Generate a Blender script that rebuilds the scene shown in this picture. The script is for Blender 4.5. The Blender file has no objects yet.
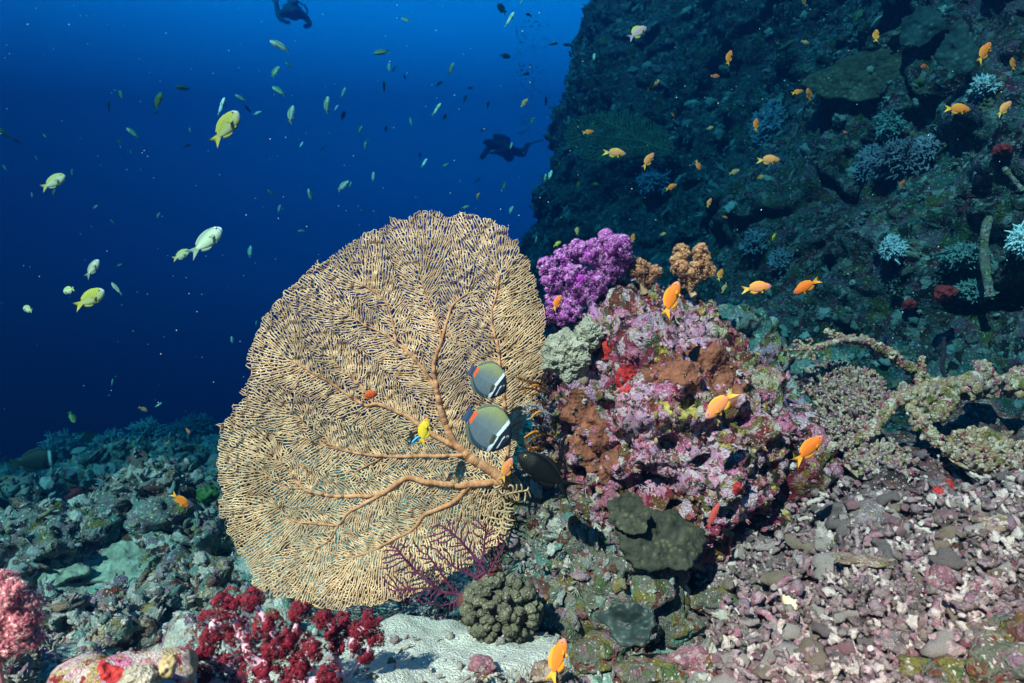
import bpy, bmesh, math, random
import numpy as np
from mathutils import Vector, Matrix
rng = np.random.default_rng(11)
random.seed(5)
R = math.radians
SC = bpy.context.scene
COL = SC.collection

# ------------------------------------------------------------------ camera, water light, sun, exposure
F = 682.67                                   # focal length in pixels of a 1024 wide frame (24 mm lens)
cam = bpy.data.cameras.new('camera'); cam.lens = 24; cam.sensor_width = 36
cam.clip_start = 0.02; cam.clip_end = 200
cam.dof.use_dof = True; cam.dof.focus_distance = 1.5; cam.dof.aperture_fstop = 6.3
CAM = bpy.data.objects.new('camera', cam); COL.objects.link(CAM)
CAM.location = (0, 0, 0); CAM.rotation_euler = (R(90), 0, 0)
SC.camera = CAM

SUN_EL, SUN_AZ = 39, 30                      # behind the camera, over the left shoulder
world = bpy.data.worlds.new('World'); SC.world = world; world.use_nodes = True
wn = world.node_tree; wn.nodes.clear()
wo = wn.nodes.new('ShaderNodeOutputWorld')
sky = wn.nodes.new('ShaderNodeTexSky'); sky.sky_type = 'NISHITA'; sky.sun_disc = False
sky.sun_elevation = R(SUN_EL); sky.sun_rotation = R(180 + SUN_AZ)
tint = wn.nodes.new('ShaderNodeMix'); tint.data_type = 'RGBA'; tint.blend_type = 'MULTIPLY'; tint.inputs[0].default_value = 1
tc = wn.nodes.new('ShaderNodeTexCoord'); sep = wn.nodes.new('ShaderNodeSeparateXYZ')
wn.links.new(tc.outputs['Generated'], sep.inputs[0])
filt = wn.nodes.new('ShaderNodeValToRGB')    # how much of the daylight the water lets through in each direction
mr = wn.nodes.new('ShaderNodeMapRange'); mr.inputs['From Min'].default_value = -1; mr.inputs['From Max'].default_value = 1
wn.links.new(sep.outputs['Z'], mr.inputs['Value']); wn.links.new(mr.outputs[0], filt.inputs[0])
WATER = [(-1, (0.0002, 0.004, 0.012)), (-.15, (0.0003, 0.012, 0.030)), (0.0, (0.0003, 0.032, 0.082)), (.16, (0.0004, 0.072, 0.165)),
         (.42, (0.001, 0.20, 0.36)), (.75, (0.002, 0.13, 0.22)), (1, (0.004, 0.15, 0.22))]
el = filt.color_ramp.elements
while len(el) > 1: el.remove(el[-1])
for i, (z, c) in enumerate(WATER):
    e = el[0] if i == 0 else el.new((z + 1) / 2)
    e.position = (z + 1) / 2; e.color = (*c, 1)
bg = wn.nodes.new('ShaderNodeBackground'); bg.inputs['Strength'].default_value = 0.10
bgw = wn.nodes.new('ShaderNodeBackground'); bgw.inputs['Strength'].default_value = 2.15
add = wn.nodes.new('ShaderNodeAddShader')
# water glow dimmed behind the camera to cut blue fill; no wall there
back = wn.nodes.new('ShaderNodeMapRange'); back.inputs['From Min'].default_value = -.6; back.inputs['From Max'].default_value = .5; back.inputs['To Min'].default_value = .10
wn.links.new(sep.outputs['Y'], back.inputs['Value'])
dim = wn.nodes.new('ShaderNodeMix'); dim.data_type = 'RGBA'; dim.blend_type = 'MULTIPLY'; dim.inputs[0].default_value = 1
wn.links.new(filt.outputs[0], dim.inputs[6]); wn.links.new(back.outputs[0], dim.inputs[7])
wn.links.new(sky.outputs[0], tint.inputs[6]); wn.links.new(dim.outputs[2], tint.inputs[7])
wn.links.new(tint.outputs[2], bg.inputs['Color']); wn.links.new(dim.outputs[2], bgw.inputs['Color'])
wn.links.new(bg.outputs[0], add.inputs[0]); wn.links.new(bgw.outputs[0], add.inputs[1])
wn.links.new(add.outputs[0], wo.inputs['Surface'])

sl = bpy.data.lights.new('sun', 'SUN'); sl.energy = 5.0; sl.angle = R(0.6); sl.color = (1.0, 0.48, 0.37)
SUN = bpy.data.objects.new('sun', sl); COL.objects.link(SUN)
SUN.rotation_euler = (R(90 - SUN_EL), 0, R(-SUN_AZ))
SUN.location = (-2, -3, 4)
HAZE_SCATTER = (0.0008, 0.010, 0.026)         # per metre
HAZE_ABSORB = (0.43, 0.185, 0.132)

vs = SC.view_settings; vs.view_transform = 'Standard'; vs.look = 'None'; vs.gamma = 1; vs.use_curve_mapping = False
vs.exposure = 2.72
cy = SC.cycles
cy.use_denoising = True; cy.denoiser = 'OPENIMAGEDENOISE'; cy.denoising_input_passes = 'RGB_ALBEDO_NORMAL'
cy.max_bounces = 6; cy.diffuse_bounces = 2; cy.glossy_bounces = 2; cy.transmission_bounces = 3; cy.volume_bounces = 0
cy.transparent_max_bounces = 6; cy.use_adaptive_sampling = False; cy.sample_clamp_indirect = 4

# ------------------------------------------------------------------ helpers
def at(px, py, Y):
    return np.array([(px - 512) / F * Y, Y, (341.5 - py) / F * Y])

def srgb(r, g, b):
    return tuple(((v / 255) / 12.92 if v / 255 <= .04045 else ((v / 255 + .055) / 1.055) ** 2.4) for v in (r, g, b))

def _hash(ix, iy, iz, seed):
    h = (ix * 374761393 + iy * 668265263 + iz * 2147483647 + seed * 974634757) & 0xFFFFFFFF
    h = ((h ^ (h >> 13)) * 1274126177) & 0xFFFFFFFF
    h = ((h ^ (h >> 15)) * 2246822519) & 0xFFFFFFFF
    return ((h ^ (h >> 16)) & 0xFFFFFF) / float(0xFFFFFF)

def vnoise(p, seed=0):
    p = np.asarray(p, float); i = np.floor(p).astype(np.int64); f = p - i
    u = f * f * f * (f * (f * 6 - 15) + 10)
    out = 0
    for dx in (0, 1):
        for dy in (0, 1):
            for dz in (0, 1):
                w = (u[..., 0] if dx else 1 - u[..., 0]) * (u[..., 1] if dy else 1 - u[..., 1]) * (u[..., 2] if dz else 1 - u[..., 2])
                out = out + w * _hash(i[..., 0] + dx, i[..., 1] + dy, i[..., 2] + dz, seed)
    return out * 2 - 1

def fbm(p, octv=4, seed=0, gain=.5):
    p = np.asarray(p, float); a = 1; s = 0; t = 0
    for k in range(octv):
        s = s + a * vnoise(p * 2 ** k + 17.3 * k, seed + k); t += a; a *= gain
    return s / t

def worley(p, seed=0):
    """distance to the nearest feature point and the second, and a random value of the nearest cell"""
    p = np.asarray(p, float); i = np.floor(p).astype(np.int64)
    d1 = np.full(p.shape[:-1], 9.0); d2 = d1.copy(); idv = np.zeros(p.shape[:-1])
    for dx in (-1, 0, 1):
        for dy in (-1, 0, 1):
            for dz in (-1, 0, 1):
                c = i + np.array([dx, dy, dz])
                q = [c[..., k] + _hash(c[..., 0], c[..., 1], c[..., 2], seed + 31 * k + 1) for k in range(3)]
                d = np.sqrt((q[0] - p[..., 0]) ** 2 + (q[1] - p[..., 1]) ** 2 + (q[2] - p[..., 2]) ** 2)
                hv = _hash(c[..., 0], c[..., 1], c[..., 2], seed + 977)
                closer = d < d1
                d2 = np.where(closer, d1, np.minimum(d2, d)); idv = np.where(closer, hv, idv); d1 = np.where(closer, d, d1)
    return d1, d2, idv

def ss(a, b, x):
    t = np.clip((x - a) / (b - a), 0, 1); return t * t * (3 - 2 * t)

def norm(v):
    v = np.asarray(v, float); return v / np.maximum(np.linalg.norm(v, axis=-1, keepdims=True), 1e-9)

_ico = {}
def ico(n):
    if n not in _ico:
        bm = bmesh.new(); bmesh.ops.create_icosphere(bm, subdivisions=n, radius=1)
        bm.verts.ensure_lookup_table()
        _ico[n] = (np.array([v.co[:] for v in bm.verts]), np.array([[v.index for v in f.verts] for f in bm.faces]))
        bm.free()
    return _ico[n]

class MB:
    """collects faces and links them as ONE mesh object"""
    def __init__(s): s.V = []; s.F3 = []; s.F4 = []; s.C = []; s.n = 0; s.M3 = []; s.M4 = []
    def add(s, V, F, col=None, mi=0):
        V = np.asarray(V, float).reshape(-1, 3); F = np.asarray(F, np.int64)
        if len(F) == 0: return s
        (s.F3 if F.shape[1] == 3 else s.F4).append(F + s.n)
        (s.M3 if F.shape[1] == 3 else s.M4).append(np.full(len(F), mi))
        s.V.append(V); s.n += len(V)
        c = np.ones((len(V), 3)) if col is None else np.broadcast_to(np.asarray(col, float), (len(V), 3))
        s.C.append(c); return s
    def inst(s, V, F, M, T, col=None, mi=0):
        """many copies of one small shape: M (n,3,3), T (n,3)"""
        V = np.asarray(V); F = np.asarray(F); n = len(T)
        W = np.einsum('nij,vj->nvi', M, V) + T[:, None, :]
        G = F[None] + (np.arange(n) * len(V))[:, None, None]
        c = None
        if col is not None:
            c = np.asarray(col, float)
            if c.ndim == 2 and len(c) == n: c = np.repeat(c[:, None, :], len(V), 1).reshape(-1, 3)
            elif c.ndim == 3: c = c.reshape(-1, 3)
        return s.add(W.reshape(-1, 3), G.reshape(-1, F.shape[1]), c, mi)
    def tube(s, P, r, sides=8, col=None, cap=True, mi=0):
        P = np.asarray(P, float); n = len(P); r = np.broadcast_to(np.asarray(r, float), (n,))
        T = norm(np.gradient(P, axis=0)); up = np.array([0, 1, 0.13])
        N = np.zeros_like(P); nn = np.cross(T[0], up)
        if np.linalg.norm(nn) < .05: nn = np.cross(T[0], [1, 0, 0])
        for k in range(n):
            nn = nn - T[k] * np.dot(nn, T[k]); nn = norm(nn); N[k] = nn
        B = np.cross(T, N); a = np.arange(sides) / sides * 2 * math.pi
        V = P[:, None, :] + r[:, None, None] * (np.cos(a)[None, :, None] * N[:, None, :] + np.sin(a)[None, :, None] * B[:, None, :])
        V = V.reshape(-1, 3)
        k = np.arange(n - 1)[:, None] * sides; j = np.arange(sides)[None]; j2 = (j + 1) % sides
        Q = np.stack([k + j, k + j2, k + sides + j2, k + sides + j], -1).reshape(-1, 4)
        c = None
        if col is not None:
            c = np.asarray(col, float)
            if c.ndim == 2: c = np.repeat(c, sides, 0)
        s.add(V, Q, c, mi)
        if cap:
            for e, sgn in ((0, -1), (n - 1, 1)):
                cV = np.vstack([V[e * sides:(e + 1) * sides], P[e] + T[e] * sgn * r[e] * .6])
                t = np.stack([np.arange(sides), (np.arange(sides) + 1) % sides, np.full(sides, sides)], -1)
                s.add(cV, t if sgn > 0 else t[:, ::-1], None if c is None else (c if c.ndim == 1 else c[e * sides]), mi)
        return s
    def build(s, name, mat, parent=None, loc=None, smooth=True):
        V = np.vstack(s.V); loc = np.zeros(3) if loc is None else np.asarray(loc, float)
        me = bpy.data.meshes.new(name)
        f3 = np.vstack(s.F3) if s.F3 else np.zeros((0, 3), int); f4 = np.vstack(s.F4) if s.F4 else np.zeros((0, 4), int)
        mi = np.concatenate([np.concatenate(s.M3) if s.M3 else np.zeros(0, int), np.concatenate(s.M4) if s.M4 else np.zeros(0, int)])
        L = np.concatenate([f3.ravel(), f4.ravel()]); n3, n4 = len(f3), len(f4)
        me.vertices.add(len(V)); me.vertices.foreach_set('co', (V - loc).ravel())
        me.loops.add(len(L)); me.loops.foreach_set('vertex_index', L.astype(np.int32))
        me.polygons.add(n3 + n4)
        st = np.concatenate([np.arange(n3) * 3, n3 * 3 + np.arange(n4) * 4]).astype(np.int32)
        me.polygons.foreach_set('loop_start', st)
        me.polygons.foreach_set('material_index', mi.astype(np.int32))
        me.polygons.foreach_set('use_smooth', np.full(n3 + n4, smooth))
        me.update(calc_edges=True); me.validate()
        C = np.vstack(s.C); ca = me.color_attributes.new('Col', 'FLOAT_COLOR', 'POINT')
        ca.data.foreach_set('color', np.hstack([C, np.ones((len(C), 1))]).astype(np.float32).ravel())
        for m in (mat if isinstance(mat, (list, tuple)) else [mat]): me.materials.append(m)
        o = bpy.data.objects.new(name, me); COL.objects.link(o)
        if parent is not None:
            o.parent = parent
            o.location = loc - np.array(parent.location) if np.any(loc) else -np.array(parent.location)
        else: o.location = loc
        return o

def thing(name, label, cat, loc=(0, 0, 0), group=None):
    o = bpy.data.objects.new(name, None); o.empty_display_size = .02; COL.objects.link(o); o.location = tuple(map(float, loc))
    return tag(o, label, cat, group)
def tag(o, label, cat, group=None, kind=None):
    if label: o['label'] = label
    if cat: o['category'] = cat
    if group: o['group'] = group
    if kind: o['kind'] = kind
    return o
def struct(o): o['kind'] = 'structure'; return o

def rotM(n):
    """n random rotations"""
    q = rng.normal(size=(n, 4)); q /= np.linalg.norm(q, axis=1, keepdims=True); w, x, y, z = q.T
    return np.stack([np.stack([1 - 2 * (y * y + z * z), 2 * (x * y - z * w), 2 * (x * z + y * w)], -1),
                     np.stack([2 * (x * y + z * w), 1 - 2 * (x * x + z * z), 2 * (y * z - x * w)], -1),
                     np.stack([2 * (x * z - y * w), 2 * (y * z + x * w), 1 - 2 * (x * x + y * y)], -1)], 1)
def frameZ(N):
    """rotations whose z axis is N, spun at random"""
    N = norm(N); a = rng.normal(size=N.shape); X = norm(a - N * (a * N).sum(-1, keepdims=True)); Y = np.cross(N, X)
    return np.stack([X, Y, N], -1)
def vnormals(V, Fc):
    n = np.zeros_like(V); a = np.cross(V[Fc[:, 1]] - V[Fc[:, 0]], V[Fc[:, 2]] - V[Fc[:, 0]])
    for k in range(Fc.shape[1]): np.add.at(n, Fc[:, k], a)
    return norm(n)
def grid_faces(nu, nv):
    i = np.arange(nu - 1)[:, None] * nv + np.arange(nv - 1)[None]
    return np.stack([i, i + 1, i + nv + 1, i + nv], -1).reshape(-1, 4)
def lumpy(sub, amp, freq, seed, squash=(1, 1, 1)):
    V, Fc = ico(sub); d = 1 + amp * fbm(V * freq + seed * 3.1, 3, seed)
    return V * d[:, None] * np.array(squash), Fc
def smooth_path(P, n):
    """Catmull-Rom through the points"""
    P = np.asarray(P, float); Q = np.vstack([2 * P[0] - P[1], P, 2 * P[-1] - P[-2]]); out = []
    t = np.linspace(0, len(P) - 1, n)
    for x in t:
        k = min(int(x), len(P) - 2); u = x - k; a, b, c, d = Q[k:k + 4]
        out.append(.5 * ((2 * b) + (c - a) * u + (2 * a - 5 * b + 4 * c - d) * u * u + (3 * b - a - 3 * c + d) * u ** 3))
    return np.array(out)

# ------------------------------------------------------------------ materials
class NT:
    def __init__(s, name):
        s.m = bpy.data.materials.new(name); s.m.use_nodes = True; s.t = s.m.node_tree; s.t.nodes.clear()
        s.out = s.n('ShaderNodeOutputMaterial')
    def n(s, kind, **kw):
        x = s.t.nodes.new(kind)
        for k, v in kw.items():
            if k.startswith('i_'): x.inputs[k[2:].replace('_', ' ')].default_value = v
            else: setattr(x, k, v)
        return x
    def l(s, a, b): s.t.links.new(a, b)
    def mix(s, f, a, b, blend='MIX'):
        x = s.n('ShaderNodeMix', data_type='RGBA', blend_type=blend)
        for sock, v in ((x.inputs[0], f), (x.inputs[6], a), (x.inputs[7], b)):
            if hasattr(v, 'is_output'): s.l(v, sock)
            else: sock.default_value = v if isinstance(v, (int, float)) else (*v[:3], 1)
        return x.outputs[2]
    def math(s, op, a, b=0.0):
        x = s.n('ShaderNodeMath', operation=op)
        for sock, v in ((x.inputs[0], a), (x.inputs[1], b)):
            if hasattr(v, 'is_output'): s.l(v, sock)
            else: sock.default_value = v
        return x.outputs[0]
    def ramp(s, v, stops, interp='LINEAR'):
        x = s.n('ShaderNodeValToRGB'); r = x.color_ramp; r.interpolation = interp
        while len(r.elements) > 1: r.elements.remove(r.elements[-1])
        for i, (p, c) in enumerate(stops):
            e = r.elements[0] if i == 0 else r.elements.new(p)
            e.position = p; e.color = (*c[:3], 1) if not isinstance(c, (int, float)) else (c, c, c, 1)
        s.l(v, x.inputs[0]); return x.outputs[0]
    def palette(s, v, cols):
        k = len(cols); return s.ramp(v, [(i / k, c) for i, c in enumerate(cols)], 'CONSTANT')
    def noise(s, vec, scale, detail=4, rough=.6):
        x = s.n('ShaderNodeTexNoise', i_Scale=scale, i_Detail=detail, i_Roughness=rough); s.l(vec, x.inputs['Vector']); return x
    def voro(s, vec, scale, feature='F1'):
        x = s.n('ShaderNodeTexVoronoi', feature=feature, i_Scale=scale); s.l(vec, x.inputs['Vector']); return x
    def coords(s, spin=False):
        tc = s.n('ShaderNodeTexCoord').outputs['Object']
        if spin:
            oi = s.n('ShaderNodeObjectInfo'); v = s.n('ShaderNodeVectorMath', operation='ADD')
            sc = s.n('ShaderNodeVectorMath', operation='SCALE'); cx = s.n('ShaderNodeCombineXYZ')
            for k in range(3): s.l(oi.outputs['Random'], cx.inputs[k])
            s.l(cx.outputs[0], sc.inputs[0]); sc.inputs[3].default_value = 37.0
            s.l(tc, v.inputs[0]); s.l(sc.outputs[0], v.inputs[1]); return v.outputs[0]
        return tc
    def warp(s, vec, scale, amt):
        nz = s.noise(vec, scale, 3); a = s.n('ShaderNodeVectorMath', operation='SUBTRACT'); s.l(nz.outputs['Color'], a.inputs[0]); a.inputs[1].default_value = (.5, .5, .5)
        b = s.n('ShaderNodeVectorMath', operation='SCALE'); s.l(a.outputs[0], b.inputs[0]); b.inputs[3].default_value = amt
        c = s.n('ShaderNodeVectorMath', operation='ADD'); s.l(vec, c.inputs[0]); s.l(b.outputs[0], c.inputs[1]); return c.outputs[0]
    def bsdf(s, col, rough=.85, spec=.25, bump=None, strength=.5, dist=.01, sss=0):
        b = s.n('ShaderNodeBsdfPrincipled'); b.inputs['Roughness'].default_value = rough; b.inputs['Specular IOR Level'].default_value = spec
        if hasattr(col, 'is_output'): s.l(col, b.inputs['Base Color'])
        else: b.inputs['Base Color'].default_value = (*col[:3], 1)
        if bump is not None:
            bp = s.n('ShaderNodeBump', i_Strength=strength, i_Distance=dist); s.l(bump, bp.inputs['Height']); s.l(bp.outputs[0], b.inputs['Normal'])
        s.l(b.outputs[0], s.out.inputs['Surface']); return b

def reef_color(t, vec, pal, pal2, scale, mixlev=.5, speck=.35, light=(.6, .56, .52)):
    w = t.warp(vec, scale * .6, .9 / scale)
    w2 = t.warp(w, scale * 4, .28 / scale)
    a = t.palette(t.n_sep(t.voro(w2, scale).outputs['Color']), pal)
    b = t.palette(t.n_sep(t.voro(w2, scale * 2.7).outputs['Color']), pal2)
    nm = t.noise(vec, scale * 1.3, 5, .65).outputs[0]
    col = t.mix(t.ramp(nm, [(mixlev - .04, 0.), (mixlev + .04, 1.)]), a, b)
    fine = t.noise(vec, scale * 9, 4, .7).outputs[0]
    col = t.mix(.55, col, t.ramp(fine, [(.3, .25), (.5, .75), (.72, 1.5)]), 'MULTIPLY')
    sp = t.voro(w2, scale * 7)
    m1 = t.ramp(t.n_sep(sp.outputs['Color']), [(1 - speck * .6 - .01, 0.), (1 - speck * .6, 1.)])
    m2 = t.ramp(sp.outputs['Distance'], [(.25, 1.), (.42, 0.)])
    col = t.mix(t.math('MULTIPLY', t.math('MULTIPLY', m1, m2), .75), col, light)
    return col, fine, sp
def _sep(t, c):
    x = t.n('ShaderNodeSeparateColor'); t.l(c, x.inputs[0]); return x.outputs[0]
NT.n_sep = _sep

def reef_mat(name, pal, pal2=None, scale=14, mixlev=.5, speck=.35, bump=.6, dist=.012, rough=.85, spin=False, island=None, vcol=0, light=(.6, .56, .52)):
    t = NT(name); vec = t.coords(spin); pal2 = pal2 or pal
    col, fine, sp = reef_color(t, vec, pal, pal2, scale, mixlev, speck, light)
    if island:
        g = t.n('ShaderNodeNewGeometry'); col = t.mix(.6, col, t.palette(g.outputs['Random Per Island'], island))
    if vcol:
        at_ = t.n('ShaderNodeVertexColor', layer_name='Col'); col = t.mix(vcol, col, at_.outputs[0], 'MULTIPLY')
    h = t.math('ADD', t.math('MULTIPLY', fine, .8), t.math('MULTIPLY', sp.outputs['Distance'], .5))
    t.bsdf(col, rough, .2, h, bump, dist); return t.m

def plain_mat(name, c1, c2, scale=60, rough=.8, bump=.4, dist=.004, spec=.25, sss=0, spots=None, spin=False, dot=None):
    t = NT(name); vec = t.coords(spin); nz = t.noise(vec, scale, 5, .65).outputs[0]
    col = t.mix(t.ramp(nz, [(.35, 0.), (.65, 1.)]), c1, c2)
    v = t.voro(vec, scale * 1.6)
    if spots:
        sm = t.math('MULTIPLY', t.ramp(v.outputs['Distance'], [(.14, 1.), (.38, 0.)]), t.ramp(t.noise(vec, scale * .28, 4, .7).outputs[0], [(.44, .1), (.58, .9)]))
        col = t.mix(sm, col, spots)
    big = t.noise(vec, scale * .22, 3).outputs[0]; col = t.mix(.7, col, t.ramp(big, [(.3, .55), (.7, 1.35)]), 'MULTIPLY')
    h = t.math('ADD', nz, t.math('MULTIPLY', v.outputs['Distance'], .7))
    t.bsdf(col, rough, spec, h, bump, dist); return t.m

def vcol_mat(name, rough=.5, spec=.35, var=.25, scale=60, bump=.0, dist=.003, vary=False):
    t = NT(name); a = t.n('ShaderNodeVertexColor', layer_name='Col')
    nz = t.noise(t.coords(), scale, 4).outputs[0]
    col = t.mix(var, a.outputs[0], t.ramp(nz, [(.3, .3), (.5, .9), (.7, 1.5)]), 'MULTIPLY')
    if vary: col = t.mix(1, col, t.ramp(t.n('ShaderNodeObjectInfo').outputs['Random'], [(0, (.72, .80, .9)), (.4, (1, .95, .9)), (.7, (1.0, 1.15, 1.1)), (1, (.95, .82, .8))]), 'MULTIPLY')
    t.bsdf(col, rough, spec, nz if bump else None, bump, dist); return t.m

# colours are the growths' own (linear albedo)
PINK, LILAC, ROSE = (.58, .20, .34), (.55, .31, .48), (.34, .055, .11)
RED, ORANGE, OLIVE = (.26, .025, .03), (.45, .12, .03), (.17, .15, .04)
BROWN, RUST, BEIGE = (.11, .045, .03), (.17, .05, .03), (.36, .30, .20)
GREY, WHITE, DARK = (.20, .20, .18), (.60, .55, .52), (.035, .025, .025)
GREEN, TEAL, MAUVE = (.08, .13, .05), (.10, .20, .17), (.24, .15, .2)
YELL = (.42, .34, .06)
M = {}
M['boulder'] = reef_mat('boulder_crust', [PINK, ROSE, BROWN, (.6, .44, .5), OLIVE, PINK, LILAC, RUST, (.66, .54, .54), DARK], [(.62, .42, .52), RED, OLIVE, WHITE, (.6, .48, .5), ROSE, PINK, BEIGE, DARK, GREEN, YELL, RUST, DARK], 23, .5, .5, 1.0, .016, vcol=1)
M['ground'] = None
M['rubble'] = reef_mat('rubble', [BEIGE, MAUVE, (.42, .30, .30), GREY, (.5, .45, .4)], [(.5, .44, .42), ROSE, BEIGE, OLIVE, LILAC, GREY], 30, .5, .4, .8, .006, spin=True)
M['rubble_bits'] = reef_mat('rubble_bits', [(.3, .24, .2), MAUVE, (.38, .26, .27), (.14, .12, .12), (.5, .44, .42)], [(.46, .40, .39), ROSE, (.3, .24, .2), DARK, (.4, .28, .34)], 40, .5, .4, .8, .006,
                            island=[(.30, .23, .22), (.32, .16, .20), (.68, .60, .56), (.16, .10, .13), (.07, .05, .05), (.15, .11, .10), (.38, .23, .26), (.06, .04, .04), (.62, .53, .48), (.20, .13, .15)])
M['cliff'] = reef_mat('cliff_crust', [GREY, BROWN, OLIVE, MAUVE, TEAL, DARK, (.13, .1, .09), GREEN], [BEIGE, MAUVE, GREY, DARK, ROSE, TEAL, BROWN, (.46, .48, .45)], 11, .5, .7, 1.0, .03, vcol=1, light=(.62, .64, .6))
M['growth'] = reef_mat('reef_growth', [GREY, BEIGE, OLIVE, MAUVE, TEAL], [BEIGE, ROSE, GREY, BROWN, TEAL], 25, .5, .4, .8, .01,
                       island=[GREY, (.34, .36, .34), BROWN, TEAL, OLIVE, (.34, .36, .34), MAUVE, DARK, (.16, .26, .25), (.30, .28, .22), (.45, .45, .4), (.55, .56, .5)])
M['crust'] = reef_mat('encrusting_growth', [PINK, ROSE, LILAC, OLIVE, BROWN], [LILAC, RED, WHITE, BEIGE], 40, .5, .4, .8, .008,
                      island=[PINK, LILAC, ROSE, RED, BROWN, OLIVE, (.5, .36, .46), WHITE, RUST, BEIGE, DARK, YELL, PINK, RED, DARK, RUST])
M['deadcoral'] = reef_mat('dead_coral', [(.44, .32, .19), (.34, .23, .13), OLIVE, (.30, .20, .18)], [(.58, .50, .36), BEIGE, ROSE, (.30, .22, .14), (.56, .48, .44)], 34, .5, .4, .9, .008)
M['fish'] = vcol_mat('fish_skin', .5, .2, .3, 120, bump=.25, dist=.02, vary=True)
M['polyp'] = vcol_mat('soft_coral', .6, .3, .2, 90)
# ------------------------------------------------------------------ seabed
def ground_h(x, y):
    x = np.asarray(x, float); y = np.asarray(y, float)
    z = -.56 + np.interp(y, [0, .8, 1.3, 2.5, 3.6, 4.6, 6.2, 7.5, 10, 14, 40], [.06, .03, 0, -.2, -.30, -.28, -.20, -.55, -2.2, -4.5, -9])
    left = np.maximum(0, -x - 2.2); z = z - .13 * left * ss(2, 5, y)
    rgt = ss(.12, .85, x) * ss(0.3, .9, y)
    zr = -.56 + .10 + .19 * (np.minimum(y, 3.2) - .8) + .10 * ss(.8, 1.6, x) - .75 * ss(1.85, 2.5, y)
    z = z * (1 - rgt) + zr * rgt
    z = z - .13 * np.exp(-((x - .43) / .11) ** 2 - ((y - 1.38) / .10) ** 2) + .05 * np.exp(-((x - .78) / .16) ** 2 - ((y - 1.35) / .12) ** 2)
    return z
def sand_mask(x, y):
    n = fbm(np.stack([x * 5, y * 5, x * 0], -1), 3, 70)
    e = ((x + .22) / .36) ** 2 + ((y - 1.27) / .20) ** 2
    return ss(1.15, .75, e + n * .8)
def rubble_mask(x, y):
    return ss(.20, .42, x + .15 * fbm(np.stack([x * 4, y * 4, x * 0], -1), 2, 8)) * ss(3.0, 2.2, y)
def ground_z(x, y, detail=True):
    x = np.asarray(x, float); y = np.asarray(y, float); z = ground_h(x, y)
    s = sand_mask(x, y); rb = rubble_mask(x, y); p = np.stack([x, y, x * 0], -1); far = ss(1.4, 3.2, y)
    rough = (1 - s)
    z = z + rough * (fbm(p * 1.6, 3, 21) * (.10 + .16 * far) * (1 - .5 * rb) + fbm(p * 5, 3, 4) * (.045 + .05 * far) * (1 + .4 * rb))
    d1, d2, _ = worley(p * 7 + .4 * fbm(p * 6, 2, 3)[..., None], 5)
    z = z + rough * (.5 - d1) * (.07 + .04 * far + .05 * rb)
    d1, d2, _ = worley(p * 19, 6); z = z + rough * (.5 - d1) * .036
    z = z + rough * fbm(p * 40, 3, 15) * .012 + s * fbm(p * 60, 3, 16) * .0025 + s * fbm(p * 9, 3, 17) * .03
    return z

NT_, NR_ = 640, 620
th = np.linspace(-R(62), R(62), NT_); rr = .38 * (19 / .38) ** (np.linspace(0, 1, NR_) ** 1.0)
TH, RR = np.meshgrid(th, rr, indexing='ij')
GX, GY = np.sin(TH) * RR, np.cos(TH) * RR
GZ = ground_z(GX, GY)
s_ = sand_mask(GX, GY); rb_ = rubble_mask(GX, GY)
t = NT('seabed'); vec = t.coords()
c_reef, f1, sp1 = reef_color(t, vec, [(.3, .3, .26), (.45, .42, .34), BROWN, (.2, .36, .3), MAUVE, OLIVE, (.42, .42, .36)], [(.5, .48, .4), (.55, .56, .5), (.2, .36, .3), GREY, DARK, MAUVE, RUST], 17, .5, .7)
c_rub, f2, sp2 = reef_color(t, vec, [(.09, .06, .06), (.14, .11, .09), DARK, (.12, .1, .1), BROWN], [(.22, .18, .17), (.14, .05, .07), BROWN, DARK, (.14, .1, .11)], 34, .5, .3)  # ground coloured dark to paint the shade between rubble pieces
sn = t.noise(vec, 190, 4, .7).outputs[0]
c_sand = t.mix(t.ramp(sn, [(.35, 0.), (.7, 1.)]), (.40, .43, .38), (.68, .71, .64))
c_sand = t.mix(t.math('MULTIPLY', t.ramp(t.voro(vec, 120).outputs['Distance'], [(.1, 1.), (.22, 0.)]), .5), c_sand, (.2, .2, .17))
at_ = t.n('ShaderNodeVertexColor', layer_name='Col'); sx = t.n('ShaderNodeSeparateColor'); t.l(at_.outputs[0], sx.inputs[0])
col = t.mix(sx.outputs[1], c_reef, c_rub); col = t.mix(sx.outputs[0], col, c_sand)
h = t.math('ADD', t.math('MULTIPLY', f1, .8), t.math('MULTIPLY', sp2.outputs['Distance'], .5))
h = t.math('ADD', h, t.math('MULTIPLY', sn, .25))
t.bsdf(col, .9, .15, h, .8, .012); M['ground'] = t.m
b = MB(); b.add(np.stack([GX, GY, GZ], -1).reshape(-1, 3), grid_faces(NT_, NR_)[:, ::-1], np.stack([s_, rb_, s_ * 0], -1).reshape(-1, 3))
struct(b.build('seabed', M['ground']))

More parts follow.
